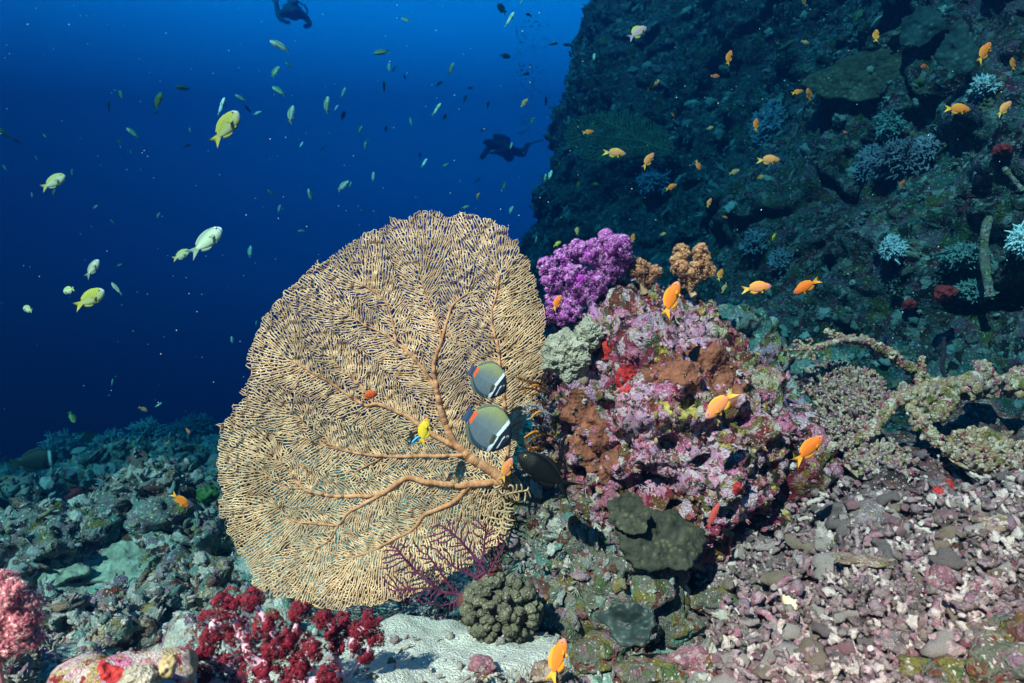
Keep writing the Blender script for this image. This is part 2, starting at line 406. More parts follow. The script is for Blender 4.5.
# ------------------------------------------------------------------ cliff
CP = np.array([(5.5, .5), (3.4, 1.7), (2.35, 2.75), (1.75, 4.0), (1.2, 5.6), (.32, 7.6), (.05, 9.2), (.9, 10.6), (3.0, 12.5)])
def cliff_pt(u, v):
    """u 0..1 along the foot, v = height in metres"""
    P = smooth_path(CP, 400); seg = np.r_[0, np.cumsum(np.linalg.norm(np.diff(P, axis=0), axis=1))]; L = seg[-1]
    x = np.interp(u * L, seg, P[:, 0]); y = np.interp(u * L, seg, P[:, 1])
    tx = np.interp((u + .004) * L, seg, P[:, 0]) - np.interp((u - .004) * L, seg, P[:, 0]); ty = np.interp((u + .004) * L, seg, P[:, 1]) - np.interp((u - .004) * L, seg, P[:, 1])
    l = np.hypot(tx, ty); nx, ny = -ty / l, tx / l           # points to open water
    lean = .33 * np.maximum(0, v - .6) + .35 * ss(.2, -1.2, v) * -1
    q = np.stack([u * L, v, u * 0], -1)
    d = .42 * fbm(q * .7, 3, 41) + .20 * fbm(q * 2.1, 3, 42)
    w1, w2, _ = worley(q * 2.6 + .3 * fbm(q * 3, 2, 9)[..., None], 43); d = d + (.5 - w1) * .16
    w1, w2, _ = worley(q * 7.5, 44); d = d + (.5 - w1) * .065
    led = fbm(np.stack([q[..., 0] * .9, q[..., 1] * 2.3 + .8 * q[..., 0], q[..., 2]], -1), 4, 47, .6); d = d + .11 * ss(-.12, .06, led) - .10 * ss(.05, .0, np.abs(fbm(q * np.array([1.6, .8, 1]), 3, 48)))
    d = d + .028 * fbm(q * 17, 3, 45)
    d = d - lean
    return np.stack([x + nx * d, y + ny * d, v + .05 * fbm(q * 4, 2, 46)], -1)
NU, NV = 760, 420
U, Vv = np.meshgrid(np.linspace(0.01, .99, NU) ** 1.12, np.linspace(-2.2, 5.6, NV), indexing='ij')
CV = cliff_pt(U, Vv)
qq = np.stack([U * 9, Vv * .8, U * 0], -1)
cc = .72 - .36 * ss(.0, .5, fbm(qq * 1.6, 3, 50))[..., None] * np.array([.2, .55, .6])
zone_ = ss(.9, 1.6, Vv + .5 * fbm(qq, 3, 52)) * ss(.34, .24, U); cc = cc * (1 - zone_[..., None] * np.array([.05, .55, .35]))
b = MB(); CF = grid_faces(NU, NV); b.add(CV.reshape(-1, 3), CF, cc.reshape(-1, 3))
CN = vnormals(CV.reshape(-1, 3), CF)
CLIFF = struct(b.build('cliff', M['cliff']))
FLIP = 1.0 if CN[:, 0].mean() < 0 else -1.0
CN = CN * FLIP
def cliff_at(px, py):
    """the point of the cliff seen at a pixel, with its normal"""
    d = norm(at(px, py, 1)); P = CV.reshape(-1, 3); k = P @ d; off = np.linalg.norm(P - k[:, None] * d, axis=1) / np.maximum(k, .1)
    cand = np.where((off < .012) & (k > .5))[0]
    if len(cand) == 0: i = np.argmin(off)
    else: i = cand[np.argmin(k[cand])]
    return P[i], CN[i]

# ------------------------------------------------------------------ loose growth that nobody could count
def base_shapes():
    out = []
    for k in range(4):
        V, Fc = lumpy(3, .75, 2.1, 60 + k, (1, 1, .5)); w, _, _ = worley(V * 3.4, 60 + k); out.append((V * (1 + .35 * (.45 - w))[:, None], Fc))
    for k in range(3):                                      # stubby fingers
        m = MB()
        for j in range(5):
            a = rng.uniform(0, 6.28); tip = np.array([math.cos(a) * rng.uniform(.2, .8), math.sin(a) * rng.uniform(.2, .8), rng.uniform(.8, 1.7)])
            m.tube([(0, 0, -.2), tip * .5 + rng.normal(size=3) * .06, tip], [.28, .24, .13], 6)
        V = np.vstack(m.V); Fq = np.vstack(m.F4); out.append((V, np.vstack([Fq[:, :3], Fq[:, [0, 2, 3]]] + m.F3)))
    m = MB()                                                # tuft
    for j in range(22):
        d = norm(rng.normal(size=3) + np.array([0, 0, 1.0])); m.tube([d * .1, d * rng.uniform(.8, 1.3) + rng.normal(size=3) * .1], [.09, .03], 4, cap=False)
    V = np.vstack(m.V); Fq = np.vstack(m.F4); out.append((V, np.vstack([Fq[:, :3], Fq[:, [0, 2, 3]]])))
    return out
SHAPES = base_shapes()
def scatter(b, P, N, size, kinds, flat=None):
    kinds = np.asarray(kinds)
    pick = kinds[rng.integers(0, len(kinds), len(P))]
    for k in set(kinds.tolist()):
        w = np.where(pick == k)[0]
        if len(w) == 0: continue
        V, Fc = SHAPES[k]; Mx = frameZ(N[w] + rng.normal(size=(len(w), 3)) * .35) * size[w][:, None, None]
        Mx = Mx * rng.uniform(.65, 1.35, (len(w), 1, 3))
        b.inst(V, Fc, Mx, P[w])
    return b
# on the seabed: dense near, bigger far
n = 4600
a = rng.uniform(-R(44), R(40), n); r_ = .75 * (8.0 / .75) ** rng.uniform(0, 1, n)
x, y = np.sin(a) * r_, np.cos(a) * r_
keep = (sand_mask(x, y) < .35) & (rubble_mask(x, y) < .6) & (rng.uniform(size=n) < .25 + .75 * ss(-.5, .3, fbm(np.stack([x * 2, y * 2, x * 0], -1), 2, 77)))
x, y, r_ = x[keep], y[keep], r_[keep]
P = np.stack([x, y, ground_z(x, y)], -1); N = np.tile([0, 0, 1.0], (len(P), 1))
b = scatter(MB(), P, N, (.005 + .014 * rng.uniform(0, 1, len(P)) ** 2) * (r_ / 1.3) ** .8, [0, 1, 2, 3, 4, 5, 6, 4, 5, 6, 7, 7])
tag(b.build('reef_growth', M['growth']), 'low lumpy coral and sponge growth covering the seabed', 'reef growth', kind='stuff')
# on the cliff
n = 6500
i = rng.choice(len(CN), n * 3); Pc = CV.reshape(-1, 3)[i]
vis = (np.abs(Pc[:, 0] / Pc[:, 1]) < .85) & (Pc[:, 2] / Pc[:, 1] < .6) & (Pc[:, 2] > -1.2) & (Pc[:, 1] < 10) & (fbm(Pc * 1.7, 2, 5) > -.25)
i = i[vis][:n]; Pc = CV.reshape(-1, 3)[i]; dist = np.linalg.norm(Pc, axis=1)
b = scatter(MB(), Pc, CN[i], (.007 + .022 * rng.uniform(0, 1, len(i)) ** 2.4) * (dist / 2.6) ** .7, [0, 1, 2, 3, 4, 5, 6, 7, 7, 7])
tag(b.build('cliff_growth', M['growth']), 'lumpy encrusting growth and little tufts all over the cliff', 'reef growth', kind='stuff')

# ------------------------------------------------------------------ rocks: star-shaped unions of ellipsoids, roughened
def rock(name, center, balls, sub, mat, amp=1.0, seed=0, parent=None, loc=None, squash=None):
    D, Fc = ico(sub); C = np.asarray(center, float); rad = np.zeros(len(D))
    for (c, r) in balls:
        c = np.asarray(c, float); r = np.asarray(r, float) * np.ones(3)
        o = (C - c) / r; d = D / r
        A = (d * d).sum(1); B = (d * o).sum(1); Cc = (o * o).sum() - 1; disc = B * B - A * Cc
        tt = np.where(disc > 0, (-B + np.sqrt(np.maximum(disc, 0))) / A, 0); rad = np.maximum(rad, tt)
    P = C + D * rad[:, None]; S = 1.0
    d = amp * (.055 * fbm(P * 5, 3, seed) + .03 * fbm(P * 14, 3, seed + 1))
    w1, w2, _ = worley(P * 15 + .35 * fbm(P * 12, 2, seed)[:, None], seed + 2); d = d + amp * (.5 - w1) * .05
    w1, w2, _ = worley(P * 38, seed + 3); d = d + amp * (.5 - w1) * .016
    hole = ss(.34, .18, worley(P * 11 + 3.3, seed + 9)[0]); d = d - amp * hole * .05 * (fbm(P * 4, 2, seed + 4) > .0)
    d = d + amp * .006 * fbm(P * 60, 2, seed + 5)
    V = P + D * d[:, None]
    zid = worley(P * 6.5 + .6 * fbm(P * 7, 3, seed + 7)[:, None], seed + 8)[2]; zc = np.array([(1, 1, 1), (1.15, 1.0, 1.05), (.55, .38, .34), (.85, .95, .62), (1.2, 1.15, 1.2), (1.1, .9, 1.05), (.8, .5, .45), (1.1, 1.05, 1.1)])[(zid * 7.99).astype(int)]
    b = MB(); b.add(V, Fc, zc)
    o = b.build(name, mat, parent, loc=C if loc is None else loc)
    return o, V, Fc, vnormals(V, Fc)

def pxball(px, py, Y, rpx, rpy, ry):
    return at(px, py, Y), (rpx / F * Y, ry, rpy / F * Y)

BY = 1.62
balls = [pxball(655, 400, BY, 95, 105, .24), pxball(640, 335, BY, 62, 48, .15), pxball(668, 330, BY + .02, 55, 42, .14), pxball(600, 405, BY - .02, 58, 85, .17),
         pxball(575, 440, BY - .02, 38, 80, .16), pxball(700, 450, BY - .03, 75, 95, .2), pxball(735, 420, BY + .02, 45, 70, .17), pxball(650, 500, BY, 120, 70, .2),
         pxball(770, 455, BY + .06, 50, 60, .2), pxball(600, 335, BY, 40, 32, .12), pxball(715, 345, BY + .03, 28, 30, .12), pxball(560, 520, BY, 50, 60, .18)]
BOULDER, BV, BF, BN = rock('coral_boulder', at(655, 425, BY), balls, 7, M['boulder'], 1.0, 100)
tag(BOULDER, 'tall craggy boulder crusted in pink, lilac, red and olive growth beside the big fan', 'boulder')
def front(V, N, Y=BY): return (N @ np.array([0, -1.0, 0.25])) > .05
def proj(V): return np.stack([512 + V[:, 0] / V[:, 1] * F, 341.5 - V[:, 2] / V[:, 1] * F], -1)
w = np.where(front(BV, BN))[0]; i = rng.choice(w, 1300)
b = scatter(MB(), BV[i], BN[i], .003 + .009 * rng.uniform(0, 1, 1300) ** 2.6, [0, 1, 2, 3, 0, 1, 2, 3, 4, 5, 6, 7, 7])
g = b.build('encrusting_growth', M['crust'], BOULDER); g['kind'] = 'stuff'

def patch(name, V, Fc, N, blobs, thick, mat, parent, seed, fr=30):
    """a growth that covers part of a rock: the rock's own faces inside the outline, lifted along the normal"""
    pp = proj(V); wv = fbm(V * fr, 4, seed, .7) * 1.15; m = np.full(len(V), 9.0)
    for (px, py, rx, ry) in blobs: m = np.minimum(m, ((pp[:, 0] - px) / rx) ** 2 + ((pp[:, 1] - py) / ry) ** 2)
    m = m + wv; ok = front(V, N) & (m < 1.0)
    f = Fc[ok[Fc].all(1)]
    if len(f) == 0: return None
    ids, inv = np.unique(f, return_inverse=True); f = inv.reshape(-1, 3)
    h = thick * np.clip((1.0 - m[ids]) * 2.2, -.3, 1) * (.55 + 1.0 * fbm(V[ids] * 45, 3, seed + 1, .7)) + thick * .9 * (.45 - worley(V[ids] * 70, seed)[0])
    W = V[ids] + N[ids] * h[:, None]
    lab = np.arange(len(ids))                               # each separate piece becomes a part of its own
    for _ in range(400):
        m_ = lab[f].min(1); new = lab.copy(); np.minimum.at(new, f.ravel(), np.repeat(m_, 3))
        if (new == lab).all(): break
        lab = new
    for q in np.unique(lab):
        fq = f[lab[f[:, 0]] == q]
        if len(fq) < 60: continue
        k, iv = np.unique(fq, return_inverse=True); b = MB(); b.add(W[k], iv.reshape(-1, 3)); b.build(name, mat, parent)
M['brown_sponge'] = plain_mat('brown_sponge', (.15, .05, .03), (.25, .09, .05), 70, .9, .8, .006, spots=(.12, .035, .02))
M['coralline'] = reef_mat('pink_coralline', [(.58, .26, .36), LILAC, (.64, .46, .52), ROSE, DARK], [LILAC, WHITE, PINK, RED, BROWN, (.55, .3, .4)], 60, .5, .6, .9, .006)
M['red_sponge'] = plain_mat('red_sponge', (.30, .012, .015), (.42, .04, .03), 70, .7, .7, .006, spots=(.2, .0, .01))
M['yellow_crust'] = plain_mat('yellow_crust', (.38, .30, .06), (.24, .22, .06), 70, .8, .7, .005, spots=(.5, .45, .2))
M['grey_coral'] = plain_mat('grey_coral', (.28, .27, .20), (.40, .38, .30), 130, .9, 1.0, .006, spots=(.50, .48, .40))
M['plate_coral'] = plain_mat('plate_coral', (.020, .024, .017), (.055, .055, .035), 45, .85, .9, .008, spots=(.10, .09, .05))
for nm, bl, thk, mt in (('brown_sponge', [(700, 365, 45, 26), (728, 385, 22, 30), (660, 372, 22, 12)], .004, 'brown_sponge'),
                        ('brown_sponge', [(583, 425, 24, 30), (600, 455, 22, 26), (575, 405, 16, 20)], .005, 'brown_sponge'),
                        ('pink_coralline', [(632, 415, 20, 34), (650, 452, 22, 24), (640, 392, 14, 14)], .003, 'coralline'),
                        ('pink_coralline', [(705, 448, 20, 34), (690, 478, 34, 16)], .003, 'coralline'),
                        ('pink_coralline', [(676, 342, 14, 22), (690, 330, 20, 10)], .006, 'coralline'),
                        ('pink_coralline', [(602, 530, 18, 14), (650, 488, 18, 10)], .006, 'coralline'),
                        ('red_sponge', [(628, 372, 10, 9), (622, 385, 9, 9)], .009, 'red_sponge'),
                        ('red_sponge', [(605, 350, 8, 10), (740, 490, 10, 9)], .009, 'red_sponge'),
                        ('yellow_crust', [(685, 412, 18, 7), (662, 405, 9, 8)], .006, 'yellow_crust'),
                        ('yellow_crust', [(625, 340, 9, 9), (592, 492, 8, 10)], .006, 'yellow_crust')):
    patch(nm, BV, BF, BN, bl, thk, M[mt], BOULDER, len(nm) + int(bl[0][0]))

# pale dome coral on the boulder's left shoulder
def dome(name, px, py, Y, rx, ry, rz, mat, label, cat, seed, grain=1.0, group=None, sub=6):
    D, Fc = ico(sub); C = at(px, py, Y); d = .42 * fbm(D * 1.9, 3, seed) + .10 * fbm(D * 6, 3, seed + 2)
    w1, _, _ = worley(D * 22, seed + 1); d = d + grain * (.5 - w1) * .06
    V = C + D * (1 + d)[:, None] * np.array([rx / F * Y, rz, ry / F * Y])
    b = MB(); b.add(V, Fc); return tag(b.build(name, mat, loc=C), label, cat, group)
dome('dome_coral', 568, 354, 1.46, 25, 24, .05, M['grey_coral'], 'pale grainy dome coral on the shoulder of the boulder beside the fan', 'coral', 301)
dome('dome_coral', 588, 335, 1.47, 14, 16, .04, M['grey_coral'], 'small pale grainy coral knob directly below the purple soft coral', 'coral', 305)

# dark lower rocks between boulder and sand
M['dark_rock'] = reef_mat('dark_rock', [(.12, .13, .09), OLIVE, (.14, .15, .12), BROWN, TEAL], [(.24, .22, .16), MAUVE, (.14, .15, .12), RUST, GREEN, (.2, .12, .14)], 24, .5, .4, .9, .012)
ROCK, RV, RF, RN = rock('reef_rock', at(560, 560, 1.55), [pxball(560, 560, 1.55, 62, 66, .14), pxball(520, 520, 1.56, 30, 55, .1), pxball(615, 580, 1.5, 60, 50, .14), pxball(535, 600, 1.5, 60, 45, .12)], 6, M['dark_rock'], .8, 140)
tag(ROCK, 'dark green mottled rock at the foot of the boulder, below the black damselfish', 'rock')
w = np.where(front(RV, RN))[0]; i = rng.choice(w, 500)
g = scatter(MB(), RV[i], RN[i], .004 + .012 * rng.uniform(0, 1, 500) ** 2, [0, 1, 2, 3, 4, 5, 7]).build('encrusting_growth', M['growth'], ROCK); g['kind'] = 'stuff'
ROCK2, RV2, RF2, RN2 = rock('reef_rock', at(775, 470, 1.72), [pxball(775, 470, 1.72, 62, 62, .16), pxball(815, 490, 1.7, 60, 40, .16), pxball(745, 515, 1.62, 60, 46, .14)], 6, reef_mat('maroon_crust', [ROSE, BROWN, RUST, (.2, .12, .14), OLIVE, DARK], [PINK, ROSE, BROWN, BEIGE, RED, DARK, MAUVE], 24, .5, .4, 1.0, .014, vcol=1), .9, 150)
tag(ROCK2, 'low mottled rock joining the boulder to the rubble slope', 'rock')
i = rng.choice(np.where(front(RV2, RN2))[0], 600)
g = scatter(MB(), RV2[i], RN2[i], .004 + .011 * rng.uniform(0, 1, 600) ** 2, [0, 1, 2, 3, 4, 5]).build('encrusting_growth', M['crust'], ROCK2); g['kind'] = 'stuff'
ROCK3, RV3, RF3, RN3 = rock('foreground_rock', at(118, 682, .9), [pxball(118, 684, .9, 64, 26, .07), pxball(82, 670, .9, 22, 16, .05), pxball(155, 678, .91, 26, 18, .05)], 6,
     reef_mat('bright_crust', [(.6, .5, .45), PINK, (.5, .4, .2), WHITE, (.42, .2, .2)], [WHITE, RED, YELL, (.6, .45, .42), PINK], 40, .5, .5, .9, .008), .45, 160)
tag(ROCK3, 'bright rock crusted white, pink and red in the near left corner', 'rock')
patch('red_sponge', RV3, RF3, RN3, [(112, 674, 13, 8), (104, 668, 8, 6)], .006, M['red_sponge'], ROCK3, 12)
M['tan_knob'] = plain_mat('tan_knob', (.36, .28, .12), (.42, .36, .2), 60, .6, .4, .003)
dome('tunicate', 168, 666, .86, 8, 11, .011, M['tan_knob'], 'smooth tan knob on the bright near rock', 'sea squirt', 311, .2, sub=4)
dome('tunicate', 142, 677, .85, 18, 11, .02, M['grey_coral'], 'pale grey knob beside the smooth tan one on the bright near rock', 'sea squirt', 312, .3, sub=4)
# ------------------------------------------------------------------ sea fans: branching nets grown inside an outline
def inside(poly, P):
    poly = np.asarray(poly, float); x, y = P[:, 0], P[:, 1]; r = np.zeros(len(P), bool); j = len(poly) - 1
    for i in range(len(poly)):
        xi, yi = poly[i]; xj, yj = poly[j]
        r ^= ((yi > y) != (yj > y)) & (x < (xj - xi) * (y - yi) / (yj - yi + 1e-12) + xi); j = i
    return r
def colonize(poly, mains, spacing, step, infl, inertia=.5, root=None, radial=.3, iters=500, seed=1):
    """mains: list of (points, start radius, end radius); returns node positions, parents, radii of the main stems (0 = twig)"""
    g = np.random.default_rng(seed); poly = np.asarray(poly, float)
    pos, par, rad, dr = [], [], [], []
    for pts, r0, r1 in mains:
        p = smooth_path(pts, max(2, int(np.linalg.norm(np.diff(np.asarray(pts, float), axis=0), axis=1).sum() / step)))
        p = p + .5 * np.stack([vnoise(np.stack([p[:, 0] * .12, p[:, 1] * .12, p[:, 0] * 0 + k], -1), 3) for k in (1, 9)], -1)
        prev = -1
        if pos: prev = int(np.argmin(np.linalg.norm(np.array(pos) - p[0], axis=1)))
        for k, q in enumerate(p):
            d = norm(p[min(k + 1, len(p) - 1)] - p[max(k - 1, 0)])
            pos.append(q); par.append(prev); rad.append(r0 + (r1 - r0) * k / (len(p) - 1)); dr.append(d); prev = len(pos) - 1
    lo, hi = poly.min(0), poly.max(0)
    gx, gy = np.meshgrid(np.arange(lo[0], hi[0], spacing), np.arange(lo[1], hi[1], spacing))
    A = np.stack([gx.ravel(), gy.ravel()], -1) + g.uniform(-.5, .5, (gx.size, 2)) * spacing
    A = A[inside(poly, A)]; A = A[np.argsort(A[:, 0])]
    POS = np.array(pos); PAR = list(par); RAD = list(rad); DIR = np.array(dr); kids = np.zeros(len(POS), int)
    for p in PAR:
        if p >= 0: kids[p] += 1
    nd = np.full(len(A), 1e9); ni = np.zeros(len(A), int)
    def update(new, i0):
        nonlocal nd, ni
        od = np.argsort(new[:, 0])                          # attractors stay sorted by x: only a slab is tested
        for s in range(0, len(new), 10):
            o_ = od[s:s + 10]; q = new[o_]; a0, a1 = np.searchsorted(A[:, 0], [q[0, 0] - infl, q[-1, 0] + infl])
            if a1 <= a0: continue
            S_ = A[a0:a1]; D = np.hypot(S_[:, None, 0] - q[None, :, 0], S_[:, None, 1] - q[None, :, 1]); k = D.argmin(1); m = D[np.arange(len(S_)), k]
            w = m < nd[a0:a1]; nd[a0:a1] = np.where(w, m, nd[a0:a1]); ni[a0:a1] = np.where(w, i0 + o_[k], ni[a0:a1])
    update(POS, 0); kill = spacing * .93
    for it in range(iters):
        live = nd > kill; A, nd, ni = A[live], nd[live], ni[live]
        act = nd < infl
        if not act.any(): break
        S = np.zeros_like(POS); v = norm(A[act] - POS[ni[act]]); np.add.at(S, ni[act], v)
        src = np.unique(ni[act]); src = src[kids[src] < 3]
        if len(src) == 0: break
        d = norm(S[src]) + inertia * DIR[src]
        if root is not None: d = d + radial * norm(POS[src] - root)
        d = norm(norm(d) + g.normal(size=d.shape) * .16); new = POS[src] + d * step
        ok = inside(poly, new)
        Dm = np.hypot(new[:, None, 0] - POS[None, :, 0], new[:, None, 1] - POS[None, :, 1]).min(1); ok &= Dm > step * .62
        kids[src[~ok]] += 1
        src, new, d = src[ok], new[ok], d[ok]
        if len(src) == 0: continue
        keep = []
        for k in range(len(new)):                       # no two new twigs on top of each other
            if all(abs(new[k, 0] - new[j, 0]) + abs(new[k, 1] - new[j, 1]) > step * .7 for j in keep[-40:]): keep.append(k)
        src, new, d = src[keep], new[keep], d[keep]
        i0 = len(POS); POS = np.vstack([POS, new]); DIR = np.vstack([DIR, d]); PAR += src.tolist(); RAD += [0] * len(src)
        kids[src] += 1; kids = np.concatenate([kids, np.zeros(len(new), int)]); update(new, i0)
    return POS, np.array(PAR), np.array(RAD)
def joins(P, par, reach, seed, frac=.6):
    """tips that run into a neighbouring twig and fuse with it"""
    from mathutils.kdtree import KDTree
    kd = KDTree(len(P)); g = np.random.default_rng(seed)
    for i, q in enumerate(P): kd.insert((q[0], q[1], 0), i)
    kd.balance(); kids = np.bincount(par[par >= 0], minlength=len(P)); out = []
    for i in np.where((kids == 0) & (g.uniform(size=len(P)) < frac))[0]:
        if par[i] < 0: continue
        d = P[i] - P[par[i]]; anc = {int(i)}; k = int(i)
        for _ in range(6):
            k = par[k]
            if k < 0: break
            anc.add(int(k))
        for co, j, ds in kd.find_range((P[i][0], P[i][1], 0), reach):
            v = P[j] - P[i]
            if j not in anc and ds > .4 and (v @ d) > .35 * ds * np.linalg.norm(d): out.append((j, i)); break
    return np.array(out).reshape(-1, 2)
def net_mesh(P3, par, r, sides=5, tip=.55, extra=None):
    """one tapered tube per edge, ends sharing the node's place; P3 (n,3)"""
    e = np.where(par >= 0)[0]; pe = par[e]
    if extra is not None and len(extra): e = np.concatenate([e, extra[:, 0]]); pe = np.concatenate([pe, extra[:, 1]])
    A, B = P3[pe], P3[e]; T = norm(B - A); nrm = norm(np.cross(T, np.array([0, 1.0, 0.0])) + 1e-6); bi = np.cross(T, nrm)
    a = np.arange(sides) / sides * 2 * math.pi; ring = np.cos(a)[None, :, None] * nrm[:, None] + np.sin(a)[None, :, None] * bi[:, None]
    kids = np.bincount(pe, minlength=len(P3)); rb = r[e] * np.where(kids[e] == 0, tip, 1); ra = np.minimum(r[pe], r[e] * 1.25)
    ext = T * (np.minimum(ra, rb) * .35)[:, None]
    V = np.concatenate([(A - ext)[:, None] + ring * ra[:, None, None], (B + ext)[:, None] + ring * rb[:, None, None], (B + ext + T * rb[:, None])[:, None]], 1)
    n = len(e); j = np.arange(sides); j2 = (j + 1) % sides; o = (np.arange(n) * (2 * sides + 1))[:, None, None]
    Q = (np.stack([j, j2, sides + j2, sides + j], -1)[None] + o).reshape(-1, 4)
    tips = np.where(kids[e] == 0)[0]
    Tr = (np.stack([sides + j, sides + j2, np.full(sides, 2 * sides)], -1)[None] + o[tips]).reshape(-1, 3)
    return V.reshape(-1, 3), Q, Tr
FAN = [(553, 345), (547, 330), (541, 300), (538, 285), (531, 262), (520, 243), (505, 229), (490, 220), (475, 214), (455, 213), (430, 211), (420, 211), (405, 216),
       (390, 220), (378, 228), (365, 236), (350, 243), (335, 255), (318, 262), (305, 275), (290, 285), (277, 300), (264, 318), (252, 340), (249, 355), (250, 370),
       (243, 388), (239, 400), (228, 412), (221, 425), (217, 445), (218, 470), (219, 495), (220, 515), (228, 535), (240, 555), (250, 575), (262, 590), (280, 600),
       (310, 606), (340, 609), (370, 607), (400, 601), (430, 590), (460, 572), (490, 552), (508, 537), (513, 520), (511, 505), (520, 497), (523, 482), (512, 470),
       (520, 440), (530, 420), (536, 400), (542, 380), (549, 365)]
g_ = np.random.default_rng(8)                              # a ragged edge
fp = []
for k in range(len(FAN)):
    a, c = np.array(FAN[k], float), np.array(FAN[(k + 1) % len(FAN)], float)
    for u in (0, .34, .67): fp.append(a + (c - a) * u + g_.normal(size=2) * 2.2)
MAINS = [([(506, 482), (490, 470), (476, 461), (460, 449), (448, 430), (440, 407), (436, 386)], 7.5, 3.3),
         ([(436, 386), (434, 365), (440, 345), (446, 325), (452, 307), (466, 294)], 3.1, 1.1),
         ([(441, 336), (436, 320), (432, 308), (425, 294), (421, 278)], 1.6, .9),
         ([(438, 393), (424, 370), (410, 354), (396, 342)], 2.6, 2.0),
         ([(396, 342), (394, 328), (391, 314), (385, 300), (371, 290), (362, 284)], 1.7, .9),
         ([(396, 342), (380, 332), (365, 325), (350, 314)], 1.6, .9),
         ([(460, 449), (430, 433), (415, 421), (400, 413), (378, 404), (365, 405), (346, 393), (328, 381), (308, 370), (293, 361)], 3.4, 1.0),
         ([(374, 405), (362, 386), (346, 374), (330, 357)], 1.4, .8),
         ([(464, 455), (440, 456), (425, 456), (386, 456), (351, 452), (330, 444), (314, 432), (295, 414)], 2.8, .9),
         ([(384, 456), (370, 464), (356, 471)], 1.3, .8),
         ([(348, 451), (326, 446), (304, 438)], 1.2, .8),
         ([(500, 482), (478, 483), (457, 485), (428, 482), (407, 478), (390, 489), (378, 495), (350, 496), (328, 495), (305, 489), (288, 470), (276, 459)], 5.2, 1.0),
         ([(303, 488), (284, 486), (266, 474)], 1.4, .8),
         ([(384, 493), (362, 505), (348, 513), (338, 524), (312, 523), (294, 520), (276, 507)], 2.6, .9),
         ([(339, 523), (331, 538), (315, 549)], 1.4, .8),
         ([(468, 487), (452, 503), (426, 514), (414, 528), (396, 538), (374, 550), (354, 557)], 3.4, 1.0),
         ([(504, 478), (508, 440), (504, 400), (500, 368), (498, 348), (493, 330), (492, 312), (497, 292), (500, 274)], 2.8, 1.0)]
FY = 1.47
def fan_y(P):
    q = np.stack([P[:, 0] / 90, P[:, 1] / 90, P[:, 0] * 0], -1)
    return FY + .028 * fbm(q, 2, 12) + .05 * ((P[:, 0] - 400) / 180) ** 2 * (P[:, 0] < 400) * .6 - .05 * ss(520, 600, P[:, 1]) + .004 * vnoise(np.stack([P[:, 0] / 5, P[:, 1] / 5, P[:, 0] * 0], -1), 5)
def to3(P, Yv): return np.stack([(P[:, 0] - 512) / F * Yv, Yv, (341.5 - P[:, 1]) / F * Yv], -1)
POS, PAR, RAD = colonize(fp, MAINS, 1.0, 1.2, 4.0, .6, np.array([500, 480.]), .75, seed=4)
P3 = to3(POS, fan_y(POS)); px2m = P3[:, 1] / F
kid_n = np.ones(len(POS))
for k in range(len(POS) - 1, -1, -1):
    if PAR[k] >= 0: kid_n[PAR[k]] += kid_n[k]
rt = np.clip(.52 + .19 * np.log10(kid_n), .52, 1.2)
root3 = P3[0]
FANO = thing('sea_fan', 'huge tan net-veined sea fan spread in front of the blue water', 'sea fan', root3)
def fan_mat(name, c1, c2, s=55):
    return plain_mat(name, c1, c2, s, .85, .5, .003)
M['fan_twig'] = fan_mat('fan_twigs', (.46, .25, .13), (.70, .46, .27)); M['fan_stem'] = fan_mat('fan_stem', (.40, .16, .07), (.58, .29, .15), 70)
V, Q, T_ = net_mesh(P3, np.where(RAD > 0, -1, PAR), rt * px2m, 5, extra=joins(POS, PAR, 3.7, 3, .68))
b = MB(); b.add(V, Q)
b.V and b.add(V[T_.ravel()], np.arange(T_.size).reshape(-1, 3)); b.build('twig_net', M['fan_twig'], FANO)
b = MB(); i0 = 0
mm = RAD > 0; V, Q, T_ = net_mesh(P3[mm] - np.array([0, .002, 0]), PAR[:mm.sum()], RAD[mm] * .76 * px2m[mm] * (1 + .16 * fbm(np.stack([POS[mm][:, 0] * .09, POS[mm][:, 1] * .09, POS[mm][:, 0] * 0], -1), 3, 6)), 9)
b.add(V, Q); b.build('stem', M['fan_stem'], FANO)
# the pale loose twigs that stick out beside the root
POS2, PAR2, RAD2 = colonize([(486, 500), (500, 484), (516, 478), (530, 484), (532, 500), (520, 508), (514, 530), (496, 545), (484, 520)], [([(494, 486), (505, 505), (500, 530)], 1.2, .9), ([(500, 496), (514, 492), (529, 490)], 1.1, .9)], 3.8, 2.0, 12, .6, seed=9)
Y2 = 1.44 + .02 * fbm(np.stack([POS2[:, 0] / 20, POS2[:, 1] / 20, POS2[:, 0] * 0], -1), 2, 3)
V, Q, T_ = net_mesh(to3(POS2, Y2), PAR2, np.where(RAD2 > 0, RAD2, .95) * 1.44 / F, 5)
b = MB(); b.add(V, Q); b.build('loose_twigs', fan_mat('fan_loose', (.42, .27, .14), (.56, .40, .24)), FANO)

